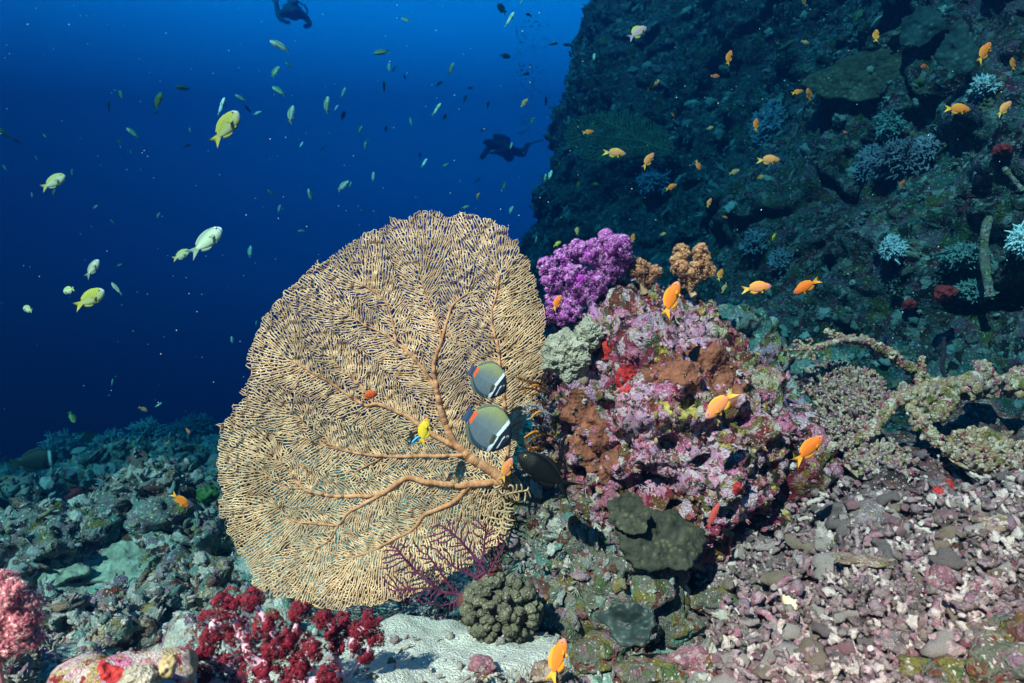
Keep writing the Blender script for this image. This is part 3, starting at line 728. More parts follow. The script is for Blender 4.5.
# small magenta sea fan
GOR = thing('small_sea_fan', 'small dark magenta branching sea fan before the bottom of the tan one', 'sea fan', at(478, 600, 1.36), None)
M['gor'] = fan_mat('magenta_branches', (.075, .012, .040), (.13, .022, .065)); M['gor_base'] = plain_mat('magenta_base', (.10, .025, .025), (.16, .045, .035), 80, .9, .8, .005)
b = MB()
for poly, mains, sd in (([(384, 548), (400, 543), (412, 535), (424, 545), (436, 556), (448, 575), (462, 592), (468, 603), (455, 612), (436, 606), (408, 606), (388, 592), (380, 570)],
                         [([(470, 598), (455, 594), (440, 590), (424, 578), (410, 565), (398, 550)], 2.3, 1.2), ([(455, 594), (446, 580), (436, 566), (428, 555)], 1.5, 1.0), ([(440, 590), (420, 588), (398, 590)], 1.4, 1.0), ([(464, 597), (452, 603), (440, 606)], 1.2, .9)], 21),
                        ([(425, 545), (428, 532), (440, 520), (455, 516), (470, 519), (485, 521), (496, 526), (507, 548), (504, 560), (492, 572), (486, 580), (468, 576), (450, 570), (435, 556)],
                         [([(489, 578), (482, 566), (474, 556), (462, 542), (448, 530)], 2.2, 1.1), ([(480, 566), (484, 548), (486, 530)], 1.6, 1.0), ([(476, 578), (464, 572), (450, 564)], 1.4, 1.0), ([(489, 574), (496, 560), (502, 548)], 1.3, .9)], 22)):
    p_, q_, r_ = colonize(poly, mains, 2.7, 2.0, 10, .8, np.array(mains[0][0][0], float), .5, seed=sd)
    yy = 1.36 + .02 * fbm(np.stack([p_[:, 0] / 30, p_[:, 1] / 30, p_[:, 0] * 0 + sd], -1), 2, 2)
    V, Q, T_ = net_mesh(to3(p_, yy), q_, np.where(r_ > 0, r_ * .85, .8) * 1.36 / F, 6); b.add(V, Q)
b.build('branches', M['gor'], GOR)
b = MB(); b.tube(smooth_path([at(462, 606, 1.37), at(470, 598, 1.36), at(480, 588, 1.365), at(489, 577, 1.37), at(500, 569, 1.4)], 14), np.array([5, 8, 9, 10, 9, 8, 8, 8, 7, 7, 6, 5, 5, 4]) / F * 1.36, 10)
b.build('holdfast', M['gor_base'], GOR)

# ------------------------------------------------------------------ soft corals: stalk, lobes, and a crust of little star polyps
def star(nsp, open_):
    m = MB()
    for j in range(nsp):
        a = j / nsp * 6.283; d = norm(np.array([math.cos(a) * open_, math.sin(a) * open_, 1.0]))
        s = norm(np.cross(d, [0, 0, 1.0])) * .11; u = norm(np.cross(d, s)) * .11
        m.add([s, -s * .5 + u, -s * .5 - u, d], [(0, 1, 3), (1, 2, 3), (2, 0, 3)])
    return np.vstack(m.V), np.vstack(m.F3)
STAR = star(7, .95)
def soft_coral(name, lobes, Y, root, pol, tipc, stalk, label, cat, dens=1.0, psize=4.2, group=None, depth=.6, white=.15, seed=0, grow=1.0, core=1.0):
    g = np.random.default_rng(seed + 50)
    L = [(at(px, py, Y + g.uniform(-.5, .5) * depth * r / F * Y * 2), r * grow / F * Y) for (px, py, r) in lobes]
    R0 = at(*root, Y); o = thing(name, label, cat, R0, group)
    b = MB()
    # each lobe hangs on a branch from the nearest lobe closer to the root
    order = sorted(range(len(L)), key=lambda k: np.linalg.norm(L[k][0] - R0)); done = [(R0, 0.0)]
    for k in order:
        c, r = L[k]; dd = [np.linalg.norm(c - q) + w * .5 for q, w in done]; q, w = done[int(np.argmin(dd))]
        mid = (c + q) / 2 + g.normal(size=3) * r * .15
        b.tube(smooth_path([q, mid, c], 7), np.linspace(.42, .22, 7) * r, 8, col=stalk); done.append((c, np.linalg.norm(c - R0)))
    b.build('stalk', M['polyp'], o)
    b = MB()
    for c, r in L:
        nb = max(8, int(36 * dens)); cl = norm(g.normal(size=(nb, 3)) + np.array([0, -.25, .15])) * (r * g.uniform(.55, 1.0, nb))[:, None]   # knots of polyps
        npol = max(6, int(17 * dens)); s = psize * .88 / F * Y
        N = norm(g.normal(size=(nb * npol, 3)) + np.repeat(norm(cl), npol, 0) * 1.1)
        P = c + np.repeat(cl, npol, 0) + N * s * g.uniform(.55, 1.0, nb * npol)[:, None]
        Mx = frameZ(N) * (s * g.uniform(.4, .8, nb * npol))[:, None, None]
        base = np.array(pol) * g.uniform(.65, 1.3, (nb * npol, 1)); wm = g.uniform(size=nb * npol) < white; base[wm] = np.array(tipc) * g.uniform(.7, 1.1, (wm.sum(), 1))
        cols = np.repeat(base[:, None, :], len(STAR[0]), 1).copy(); cols[:, 3::4] = cols[:, 3::4] * .55 + np.array(tipc) * .45
        b.inst(STAR[0], STAR[1], Mx, P, cols)
        V, Fc = lumpy(3, .6, 2.6, int(r * 9999) % 97); kc = g.uniform() < core; b.add(c + V * r * (.46 if kc else .42), Fc, np.array(pol) * .9 if kc else np.array(stalk))
    b.build('polyps', M['polyp'], o); return o
soft_coral('soft_coral', [(565, 262, 14), (552, 280, 12), (590, 254, 15), (611, 250, 14), (600, 268, 15), (577, 280, 15), (624, 258, 9), (556, 304, 11), (570, 311, 10), (586, 294, 13),
                          (548, 316, 7), (613, 273, 10), (547, 266, 7), (577, 249, 7), (606, 238, 7), (562, 318, 8), (598, 284, 9), (622, 244, 7), (571, 297, 9)], 1.52, (598, 318),
           (.42, .04, .40), (.78, .42, .75), (.45, .2, .4), 'bushy bright purple soft coral on top of the boulder', 'soft coral', 1.1, 3.8, white=.22, seed=1)
soft_coral('soft_coral', [(682, 254, 8), (702, 262, 9), (701, 252, 7), (681, 268, 8), (690, 281, 9), (707, 272, 7), (678, 260, 6), (692, 271, 8)], 1.55, (694, 296),
           (.55, .20, .12), (.72, .42, .20), (.5, .3, .18), 'forked orange brown soft coral standing tallest on the boulder top', 'soft coral', 1.0, 3.2, white=.4, seed=2)
soft_coral('soft_coral', [(636, 274, 9), (647, 281, 7), (656, 272, 5), (631, 264, 6), (640, 266, 6), (646, 270, 5)], 1.56, (645, 293),
           (.45, .16, .11), (.60, .34, .18), (.5, .3, .18), 'low orange brown soft coral between the purple one and the forked one', 'soft coral', 1.0, 3.2, white=.35, seed=3)
CRIM, CT, CS = (.16, .003, .018), (.28, .02, .04), (.58, .40, .50)
soft_coral('soft_coral', [(228, 603, 12), (216, 624, 14), (252, 600, 9), (243, 636, 15), (268, 624, 12), (290, 640, 15), (300, 612, 7), (200, 654, 13), (182, 660, 8), (228, 664, 16), (262, 668, 18),
                          (300, 668, 18), (330, 678, 12), (312, 650, 9), (212, 640, 9), (275, 648, 10), (205, 680, 14), (240, 682, 16), (290, 686, 16)], 1.0, (262, 705),
           CRIM, CT, CS, 'large crimson soft coral with pale lilac stalks in the near left foreground', 'soft coral', 0.95, 4.4, white=.12, seed=4, grow=1.12, core=.75)
soft_coral('soft_coral', [(324, 620, 7), (344, 624, 10), (370, 622, 9), (352, 643, 10), (376, 638, 7), (334, 648, 7), (366, 656, 5), (333, 634, 6), (360, 632, 7)], 1.08, (345, 680),
           CRIM, CT, CS, 'smaller crimson soft coral standing before the pale sand patch', 'soft coral', 0.85, 4.0, white=.14, seed=5, grow=1.1, core=.65)

# pink bushy coral at the near left edge: branching fingers
def bush(name, px, py, Y, w_px, h_px, n, c1, c2, label, cat, seed, rr=1.6, out=(0, -.2, .5), group=None):
    g = np.random.default_rng(seed); C = at(px, py, Y); o = thing(name, label, cat, C, group); b = MB(); s = Y / F
    for k in range(n):
        d = norm(g.normal(size=3) * np.array([1, .7, .8]) + np.array(out)); e = d * np.array([w_px, (w_px + h_px) / 2, h_px]) * s * g.uniform(.6, 1.0)
        mid = e * .55 + g.normal(size=3) * 2.5 * s; b.tube(smooth_path([e * 0, mid, e], 6), np.linspace(rr * 1.7, rr * .7, 6) * s + 0 * d[0], 6, col=np.linspace(0, 1, 6)[:, None] * (np.array(c2) - np.array(c1)) + np.array(c1)) 
        for q in range(4):
            t0 = mid + (e - mid) * g.uniform(0, 1); t1 = t0 + norm(d + g.normal(size=3) * .8) * g.uniform(3, 7) * s
            b.tube([t0, (t0 + t1) / 2, t1], np.array([rr, rr * .85, rr * .5]) * s, 5, col=c2)
    off = [v + C for v in b.V]; b.V = off; b.build('branches', M['polyp'], o); return o
soft_coral('branching_coral', [(2, 582, 10), (14, 596, 12), (-6, 604, 14), (28, 604, 10), (8, 618, 14), (26, 622, 12), (0, 636, 13), (16, 642, 11), (30, 638, 8), (-2, 652, 10), (20, 630, 10)], .88, (2, 690),
           (.38, .05, .12), (.80, .50, .48), (.5, .2, .22), 'pink bushy coral with pale branch tips at the near left edge', 'coral', .9, 6.0, white=.28, seed=6)

# ------------------------------------------------------------------ feather star tucked between fan and boulder
CRIN = thing('feather_star', 'brown and grey feather star with orange arm tips between fan and boulder', 'feather star', at(541, 425, 1.42))
g = np.random.default_rng(77)
for k in range(26):
    yy = 384 + 84 * g.uniform(); x0 = 548 + g.normal() * 3; ln = g.uniform(14, 30); up = g.uniform(-8, 9); dep = g.uniform(-.03, .02)
    b = MB(); A = at(x0, yy, 1.43 + dep); B_ = at(x0 - ln * .6, yy + up, 1.40 + dep); C_ = at(x0 - ln, yy + up * 1.2 + g.uniform(-3, 8), 1.38 + dep)
    P = smooth_path([A, B_, C_], 16); cb = g.choice(3); c = [(.13, .05, .02), (.30, .29, .30), (.20, .08, .02)][cb]
    b.tube(P, np.linspace(1.2, .7, 16) / F * 1.4, 5, col=c)
    T = norm(np.gradient(P, axis=0))
    for q in range(1, 16):
        for sgn in (-1, 1):
            s = norm(np.cross(T[q], g.normal(size=3))) ; e = P[q] + (s * sgn + T[q] * .5) * g.uniform(2.5, 5) / F * 1.4
            b.tube([P[q], (P[q] + e) / 2, e], np.array([.45, .4, .25]) / F * 1.4, 3, col=np.array(c) * 1.2, cap=False)
    arm = b.build('arm', M['polyp'], CRIN)
    if g.uniform() < .5: b = MB(); b.tube(P[6:] + np.array([0, -.003, 0]), np.linspace(1.6, .8, 10) / F * 1.4, 5, col=(.55, .20, .02)); b.build('arm_tip', M['polyp'], CRIN)

# ------------------------------------------------------------------ hard corals
M['knob_coral'] = plain_mat('knob_coral', (.08, .08, .05), (.15, .145, .095), 120, .85, 1.0, .005, spots=(.34, .32, .24))
def knobs(name, px, py, Y, rx, ry, n, kr, mat, label, cat, seed, long=1.0, group=None, sub=3):
    g = np.random.default_rng(seed); C = at(px, py, Y); s = Y / F; b = MB()
    V, Fc = lumpy(3, .2, 2, seed); b.add(C + V * np.array([rx * .8, (rx + ry) * .32, ry * .8]) * s + np.array([0, .02, 0]), Fc)
    k = np.arange(n) + .5; ph = np.arccos(1 - k / n * 1.15); tt = k * 2.39996
    D = np.stack([np.sin(ph) * np.cos(tt), -np.cos(ph), np.sin(ph) * np.sin(tt)], -1); D = norm(D + g.normal(size=D.shape) * .1)
    for d in D:
        c = C + d * np.array([rx * .86, (rx + ry) * .34, ry * .86]) * s; V, Fc = lumpy(sub, .38, 2.4, int(g.integers(1, 999)))
        f = frameZ(norm(d + np.array([0, -.2, .35]))[None])[0]; sc = kr * s * g.uniform(.75, 1.25) * np.array([g.uniform(.8, 1.3), g.uniform(.8, 1.2), long])
        b.add(c + (V * sc) @ f.T, Fc)
    return tag(b.build(name, mat, loc=C), label, cat, group)
knobs('knobby_coral', 502, 608, 1.30, 42, 36, 105, 4.6, M['knob_coral'], 'dark green grey knobby hard coral at the edge of the sand', 'coral', 31, 1.3)
def plate(name, px, py, Y, rx, ry, th_, mat, label, cat, seed, tilt=(0, -.7, .7), group=None, wav=.12):
    C = at(px, py, Y); s = Y / F; n_, m_ = 72, 22; g = np.random.default_rng(seed)
    a = np.linspace(0, 2 * math.pi, n_, endpoint=False); r = np.linspace(0, 1, m_); A_, R_ = np.meshgrid(a, r, indexing='ij')
    edge = 1 + .45 * fbm(np.stack([np.cos(A_) * 1.7, np.sin(A_) * 1.7, A_ * 0 + seed], -1), 4, seed, .6)
    X, Y_ = np.cos(A_) * R_ * edge * rx * s, np.sin(A_) * R_ * edge * ry * s
    Z = wav * (rx + ry) * .5 * s * fbm(np.stack([X / (rx * s) * 1.5, Y_ / (ry * s) * 1.5, X * 0 + seed], -1), 3, seed + 1) + .006 * fbm(np.stack([X * 50, Y_ * 50, X * 0], -1), 3, seed) - .10 * ry * s * R_ ** 3 + .012 * fbm(np.stack([X * 22, Y_ * 22, X * 0 + 5], -1), 3, seed + 3)
    N = norm(np.array(tilt, float)); Xa = norm(np.cross([0, 0, 1.0], N) if abs(N[2]) < .99 else np.array([1.0, 0, 0])); Ya = np.cross(N, Xa)
    if Xa[0] < 0: Xa, Ya = -Xa, -Ya
    top = C + X[..., None] * Xa + Y_[..., None] * Ya + Z[..., None] * N; bot = top - N * th_ * (.35 + .65 * (1 - R_[..., None] ** 2))
    b = MB(); i = np.arange(n_)[:, None] * m_; i2 = (np.arange(n_)[:, None] + 1) % n_ * m_; j = np.arange(m_ - 1)[None]
    Q = np.stack([i + j, i + j + 1, i2 + j + 1, i2 + j], -1).reshape(-1, 4)
    nv = n_ * m_; rim = np.stack([i[:, 0] + m_ - 1, i[:, 0] + m_ - 1 + nv, i2[:, 0] + m_ - 1 + nv, i2[:, 0] + m_ - 1], -1)
    b.add(np.vstack([top.reshape(-1, 3), bot.reshape(-1, 3)]), np.vstack([Q, Q[:, ::-1] + nv, rim]))
    return tag(b.build(name, mat, loc=C), label, cat, group)
plate('plate_coral', 664, 538, 1.37, 42, 34, .02, M['plate_coral'], 'olive grey plate coral with pale flecks at the front of the boulder', 'coral', 41, (.05, -.9, .45))
plate('plate_coral', 628, 512, 1.36, 22, 20, .02, M['plate_coral'], 'small dark plate coral overlapping the olive grey one under the pink crust', 'coral', 45, (-.2, -.9, .4))
M['dark_sponge'] = plain_mat('dark_sponge', (.012, .022, .02), (.025, .045, .04), 30, .5, .3, .004)
plate('dark_shell', 628, 622, 1.12, 28, 20, .02, M['dark_sponge'], 'smooth dark green folded shell-like sponge in the shaded hollow', 'sponge', 47, (-.4, -.7, .5), wav=.35)

# ------------------------------------------------------------------ dead branching corals on the right
def deadbranch(par, pts, Y0, r0, r1, seed, knob=.8, twigs=1.0):
    b = MB(); g = np.random.default_rng(seed); P = smooth_path([at(*p) if len(p) == 3 else at(p[0], p[1], Y0) for p in pts], 60)
    L = len(P); rad = np.linspace(r0 * .66, r1 * .68, L) / F * Y0 * (1 + .35 * fbm(np.stack([np.arange(L) * .16, np.zeros(L), np.zeros(L) + seed], -1), 3, seed))
    P = P + .35 * rad[:, None] * np.stack([vnoise(np.stack([np.arange(L) * .3, np.zeros(L) + k, np.zeros(L) + seed], -1), 8) for k in (1, 2, 3)], -1)
    b.tube(P, rad, 14)
    n = int(90 * twigs * np.linalg.norm(P[-1] - P[0]) / (60 / F * Y0)) + 4
    for k in range(n):                                   # stubs and knobs
        i = g.integers(1, L - 1); d = norm(g.normal(size=3)); T = norm(P[i + 1] - P[i - 1]); d = norm(d - T * np.dot(d, T) * .6)
        s = rad[i] * g.uniform(.2, .5) * knob * 1.6; V, Fc = lumpy(2, .4, 1.8, int(g.integers(1, 500)), (1, 1, g.uniform(.8, 1.9)))
        b.add(P[i] + d * rad[i] * .9 + (V * s) @ frameZ(d[None])[0].T, Fc)
    return b.build('branch', M['deadcoral'], par)
DB = thing('dead_branch_coral', 'thick dead coral branch reaching up and left to a twiggy tip', 'dead coral', at(938, 386, 1.72))
deadbranch(DB, [(938, 386, 1.72), (922, 377, 1.70), (900, 362, 1.68), (878, 347, 1.66), (852, 340, 1.64), (824, 345, 1.62), (800, 349, 1.60)], 1.68, 9, 3.2, 1)
deadbranch(DB, [(872, 343, 1.66), (848, 339, 1.65), (826, 331, 1.64)], 1.65, 7, 3.5, 2)
for k, (ex, ey) in enumerate([(786, 350), (794, 341), (799, 358), (791, 356), (806, 340), (810, 359), (792, 345)]):
    deadbranch(DB, [(804 + k % 3 * 3, 349, 1.6), (ex + 5, ey, 1.6), (ex, ey, 1.59)], 1.6, 2.4, 1.6, 10 + k, twigs=.3)
DB = thing('dead_branch_coral', 'big dead coral tree with thick arms spreading along the right edge', 'dead coral', at(910, 396, 1.62))
deadbranch(DB, [(905, 396, 1.62), (935, 390, 1.63), (965, 388, 1.66), (1000, 384, 1.68), (1060, 372, 1.72)], 1.65, 12, 15, 3)
deadbranch(DB, [(912, 394, 1.61), (893, 406, 1.58), (876, 424, 1.55), (855, 441, 1.53), (828, 450, 1.51)], 1.56, 11, 4.5, 4)
deadbranch(DB, [(908, 396, 1.60), (916, 415, 1.57), (930, 434, 1.54), (950, 452, 1.50), (972, 470, 1.46)], 1.54, 10, 6, 5)
deadbranch(DB, [(952, 388, 1.63), (945, 405, 1.6), (934, 420, 1.58)], 1.6, 12, 7, 6)
deadbranch(DB, [(918, 392, 1.62), (921, 372, 1.62), (922, 358, 1.62)], 1.62, 5, 4, 7)
deadbranch(DB, [(968, 386, 1.64), (985, 370, 1.66), (978, 366, 1.66)], 1.64, 12, 7, 8)
M['finger'] = reef_mat('finger_coral', [(.34, .22, .22), BEIGE, MAUVE, (.4, .32, .26)], [(.5, .42, .4), ROSE, BEIGE, OLIVE], 60, .5, .4, .8, .005)
def fingers(name, px, py, Y, rx, ry, n, lean, r, ln, mat, label, seed, group=None, tilt=(0, -.65, .75)):
    g = np.random.default_rng(seed); C = at(px, py, Y); s = Y / F; b = MB(); N = norm(np.array(tilt)); Xa = np.array([1., 0, 0]); Xa = norm(Xa - N * Xa[0] * N[0]); Ya = np.cross(N, Xa)
    V, Fc = lumpy(4, .15, 2, seed); b.add(C + (V * np.array([rx, ry, 6]) * s) @ np.stack([Xa, Ya, N], -1).T - N * 4 * s, Fc)
    for k in range(n):
        a = g.uniform(0, 6.283); q = math.sqrt(g.uniform()); c = C + (Xa * math.cos(a) * rx * q + Ya * math.sin(a) * ry * q) * s
        d = norm(N + np.array(lean) + g.normal(size=3) * .22 + (Xa * math.cos(a) + Ya * math.sin(a)) * q * .4); l = ln * s * g.uniform(.6, 1.2)
        m = c + d * l * .5 + g.normal(size=3) * .8 * s; rr = r * s * g.uniform(.75, 1.25)
        b.tube(smooth_path([c, m, c + d * l], 6), rr * np.array([1.1, 1, 1.05, .95, .9, .6]), 6)
        for q2 in range(2):
            e = m + norm(d + g.normal(size=3) * .8) * l * .45; b.tube([m, (m + e) / 2, e], rr * np.array([.8, .75, .5]), 5)
    return tag(b.build(name, mat, loc=C), label, 'dead coral', group)
fingers('finger_coral', 848, 392, 1.66, 40, 34, 230, (-.5, 0, .3), 2.0, 13, M['finger'], 'fan of crowded pinkish dead coral fingers under the twiggy branch', 91)
fingers('finger_coral', 830, 425, 1.60, 34, 22, 150, (-.5, 0, .2), 2.0, 11, M['finger'], 'lower bank of dead coral fingers behind the orange fish', 92)
fingers('finger_coral', 880, 462, 1.52, 34, 22, 150, (0, -.2, .3), 2.2, 10, M['finger'], 'mound of short dead fingers below the fork of the dead coral tree', 93)
fingers('finger_coral', 985, 452, 1.48, 40, 24, 150, (.2, -.2, .3), 2.6, 11, M['deadcoral'], 'tan mound of stubby dead coral at the right edge', 94)
# ------------------------------------------------------------------ coral rubble on the right slope
def piece(kind, seed):
    g = np.random.default_rng(seed); m = MB()
    if kind == 'finger':
        P = smooth_path([(-1, 0, 0), (-.3, g.uniform(-.2, .2), g.uniform(-.1, .1)), (.4, g.uniform(-.2, .2), 0), (1, g.uniform(-.3, .3), g.uniform(-.1, .1))], 14)
        r = .27 * (1 + .3 * fbm(np.stack([np.arange(14) * .5, np.zeros(14), np.zeros(14) + seed], -1), 2, seed)); m.tube(P, r, 9)
        if g.uniform() < .6:
            i = int(g.integers(4, 10)); d = norm(g.normal(size=3) * np.array([.5, 1, 1])); m.tube([P[i], P[i] + d * .35, P[i] + d * .6], [.24, .2, .14], 7)
        V = np.vstack(m.V); Fq = np.vstack(m.F4); Fc = np.vstack([Fq[:, :3], Fq[:, [0, 2, 3]]] + m.F3)
        V = V + .10 * np.stack([vnoise(V * 5 + k * 9, seed) for k in range(3)], -1) + .05 * np.stack([vnoise(V * 12 + k * 9, seed) for k in range(3)], -1)
    elif kind == 'lump':
        V, Fc = lumpy(3, .6, 1.6, seed, (.75, .6, .5)); w, _, _ = worley(V * 3.2, seed); V = V * (1 + .3 * (.5 - w) + .10 * fbm(V * 6, 2, seed))[:, None]
    else:
        V, Fc = lumpy(3, .8, 2.0, seed, (1.0, .75, .34)); w, _, _ = worley(V * 4, seed); V = V * (1 + .3 * (.5 - w) + .1 * fbm(V * 6, 2, seed))[:, None]
    return V, Fc
TONES = {'pale': [(.46, .39, .37), (.34, .28, .27), (.58, .51, .48)], 'pink': [(.30, .14, .16), (.21, .09, .12), (.38, .23, .25)], 'tan': [(.30, .21, .16), (.20, .13, .10), (.38, .29, .22)], 'grey': [(.18, .14, .15), (.27, .22, .23), (.09, .065, .065)]}
for k, c in TONES.items():
    M['rub_' + k] = reef_mat('rubble_' + k, [c[0], c[1], c[2], c[0]], [c[2], c[1], (.5, .46, .42), ROSE if k == 'pink' else OLIVE, c[0]], 55, .55, .4, .8, .005, spin=True)
KN = {'finger': 'broken coral finger', 'lump': 'rounded coral lump', 'slab': 'flat coral chip'}
KO = {'finger': 'coral_fragment', 'lump': 'rubble_stone', 'slab': 'coral_chip'}
PLIST = []
for kind in ('finger', 'lump', 'finger', 'slab'):
    for tone in TONES:
        for v in range(2):
            V, Fc = piece(kind, 700 + len(PLIST)); b = MB(); b.add(V, Fc); o = b.build(KO[kind], M['rub_' + tone])
            lab = f"{tone} {KN[kind]} lying loose among the rubble of the right slope"
            tag(o, lab, 'rubble', f"{tone} {KN[kind]}s on the rubble slope"); PLIST.append([o, 0, V, Fc])
def slope_pts(n, seed, right=1024):
    g = np.random.default_rng(seed); out = []
    while len(out) < n:
        px, py = g.uniform(640, right), g.uniform(440, 700)
        if py < 470 + max(0, 800 - px) * .6 or px < 690 + .28 * (py - 560): continue
        Y = np.linspace(.55, 2.6, 160); P = at(px, py, 1.0)[None] * Y[:, None]; hit = np.where(P[:, 2] < ground_h(P[:, 0], P[:, 1]) + .02)[0]
        if len(hit) == 0: continue
        p = P[hit[0]]
        out.append((p[0], p[1]))
    return np.array(out)
g = np.random.default_rng(321)
XY = slope_pts(300, 5); rad_ = np.concatenate([g.uniform(.030, .044, 26), g.uniform(.019, .030, 84), g.uniform(.012, .019, 190)])
Z = ground_z(XY[:, 0], XY[:, 1])
for i in range(300):
    rec = PLIST[int(g.integers(0, len(PLIST)))] if i >= len(PLIST) else PLIST[i]
    o = rec[0]
    if rec[1]: o = o.copy(); COL.objects.link(o)
    rec[1] += 1; s = rad_[i] * (1.25 if 'finger' in rec[0]['label'] else 1.0)
    o.location = (XY[i, 0], XY[i, 1], Z[i] + rad_[i] * .35); o.scale = (s, s * g.uniform(.8, 1.2), s * g.uniform(.8, 1.2))
    o.rotation_euler = (g.uniform(-.5, .5), g.uniform(-.6, .6), g.uniform(0, 6.28))
XY = slope_pts(8200, 9, 1240); Z = ground_z(XY[:, 0], XY[:, 1]); b = MB(); pick = g.integers(0, len(PLIST), len(XY))
small = [lumpy(2, .95, 2.0, 800 + k, (.9, .65, .5)) for k in range(5)]
small += [(piece('finger', 820 + k)) for k in range(6)]
pick = g.integers(0, len(small), len(XY)); sz = .0045 + .0115 * g.uniform(0, 1, len(XY)) ** 1.5
for k in range(len(small)):
    w = np.where(pick == k)[0]; V, Fc = small[k]; q = rotM(len(w)) * (sz[w] * (1.2 if k >= 6 else 1))[:, None, None]
    b.inst(V, Fc, q, np.stack([XY[w, 0], XY[w, 1], Z[w] + sz[w] * g.uniform(-.1, 2.0, len(w))], -1))
tag(b.build('coral_rubble', M['rubble_bits']), 'fine broken coral rubble covering the right slope', 'rubble', kind='stuff')
# gravel on the left and along the sand
n = 2600; a = rng.uniform(-R(42), R(12), n); r_ = rng.uniform(1.0, 2.6, n); x, y = np.sin(a) * r_, np.cos(a) * r_
k_ = (sand_mask(x, y) < .6) | (rng.uniform(size=n) < .40); x, y = x[k_], y[k_]; sz = .003 + .010 * rng.uniform(0, 1, len(x)) ** 2.2
z_ = ground_z(x, y); b = MB(); pick = rng.integers(0, len(small), len(x))
for k in range(len(small)):
    w = np.where(pick == k)[0]; V, Fc = small[k]; b.inst(V, Fc, rotM(len(w)) * sz[w][:, None, None], np.stack([x[w], y[w], z_[w] + sz[w] * .4], -1))
M['gravel'] = reef_mat('gravel', [GREY, BEIGE, (.4, .38, .34)], [BEIGE, MAUVE, (.5, .48, .45)], 40, .5, .4, .8, .006, island=[(.5, .5, .46), GREY, BEIGE, (.32, .3, .28), (.6, .58, .54), MAUVE, BROWN])
tag(b.build('gravel', M['gravel']), 'pale coral gravel around the sand patch and the left reef', 'gravel', kind='stuff')

# single stones and sponges that stand out on the slope
def sit(px, py, dz=0.0):
    Y = np.linspace(.55, 7.5, 900); P = at(px, py, 1.0)[None] * Y[:, None]; hit = np.where(P[:, 2] < ground_z(P[:, 0], P[:, 1]))[0]
    p = P[hit[0]] if len(hit) else P[-1]; return p + np.array([0, 0, dz])
def stone(name, px, py, rx, ry, mat, label, cat, seed, kind='lump', group=None, sub=4, rot=0.0):
    p = sit(px, py + ry * .7); s = p[1] / F; V, Fc = lumpy(sub, .5, 1.5, seed); w, _, _ = worley(V * 3.5, seed); V = V * (1 + .16 * (.5 - w) + .05 * fbm(V * 9, 2, seed))[:, None]
    V = V * np.array([rx, (rx + ry) * .5, ry]) * s; c, s_n = math.cos(rot), math.sin(rot); V = V @ np.array([[c, 0, s_n], [0, 1, 0], [-s_n, 0, c]])
    C = p + np.array([0, 0, ry * .5 * s]); b = MB(); b.add(C + V, Fc); return tag(b.build(name, mat, loc=C), label, cat, group)
stone('red_sponge', 946, 486, 7, 9, M['red_sponge'], 'bright red sponge under the thick dead coral arms', 'sponge', 1)
stone('red_sponge', 938, 492, 5, 6, M['red_sponge'], 'smaller dark red sponge touching the bright red one', 'sponge', 2)
stone('rubble_stone', 944, 577, 16, 13, M['rub_pink'], 'big speckled pink grey stone in the middle of the rubble', 'stone', 3)
stone('rubble_stone', 993, 524, 16, 9, M['rub_tan'], 'tan oval stone at the right edge of the rubble', 'stone', 4, rot=.3)
stone('rubble_stone', 938, 545, 9, 11, M['rub_pink'], 'upright pinkish stone above the big speckled one', 'stone', 5)
stone('dead_coral_stick', 912, 549, 15, 4, M['rub_pale'], 'bright white coral stick lying above the speckled stone', 'rubble', 6, rot=-.35)
stone('dead_coral_stick', 865, 560, 30, 6, M['rub_tan'], 'long tan coral stick lying across the rubble', 'rubble', 7, rot=-.05)
stone('rubble_stone', 826, 535, 8, 20, M['rub_pale'], 'tall pale knobbly coral stump standing in the rubble', 'rubble', 8, rot=.1)
stone('tunicate', 790, 603, 8, 10, plain_mat('cream', (.62, .55, .30), (.72, .66, .44), 60, .5, .3, .003), 'smooth cream yellow knob on the lower rubble slope', 'sea squirt', 9, sub=3)
stone('rubble_stone', 900, 640, 22, 12, M['rub_grey'], 'grey green stone low on the right slope', 'stone', 10)
stone('rubble_stone', 690, 660, 22, 16, M['rub_pink'], 'rosy lump of dead coral at the bottom of the slope', 'stone', 11)
stone('rubble_stone', 870, 512, 26, 14, M['rub_grey'], 'wide grey mottled stone at the top of the rubble', 'stone', 12)
stone('rubble_stone', 985, 585, 14, 12, M['rub_pink'], 'purplish pink stone right of the speckled one', 'stone', 13)
stone('reef_rock', 1010, 655, 44, 40, M['dark_rock'], 'dark mottled rock in the near right corner', 'rock', 14, sub=5)
stone('reef_rock', 940, 672, 34, 20, M['dark_rock'], 'low dark rock before the near right corner', 'rock', 15, sub=5)
stone('rubble_stone', 545, 672, 18, 11, M['rub_tan'], 'tan stone under the knobby coral by the bottom edge', 'stone', 16)
stone('rubble_stone', 482, 664, 14, 8, M['rub_pink'], 'purple crusted lump half sunk in the sand', 'stone', 17)
stone('reef_rock', 600, 650, 30, 16, M['dark_rock'], 'dark crusted rock beside the folded green sponge', 'rock', 18, sub=5)

stone('reef_rock', 668, 618, 34, 22, M['dark_rock'], 'dark crusted rock in the hollow below the olive grey plate coral', 'rock', 19, sub=5)
stone('reef_rock', 720, 600, 26, 18, M['dark_rock'], 'dark rock on the border between hollow and rubble', 'rock', 20, sub=5)
stone('reef_rock', 655, 672, 36, 18, M['dark_rock'], 'low dark rock at the bottom edge left of the rubble', 'rock', 21, sub=5)
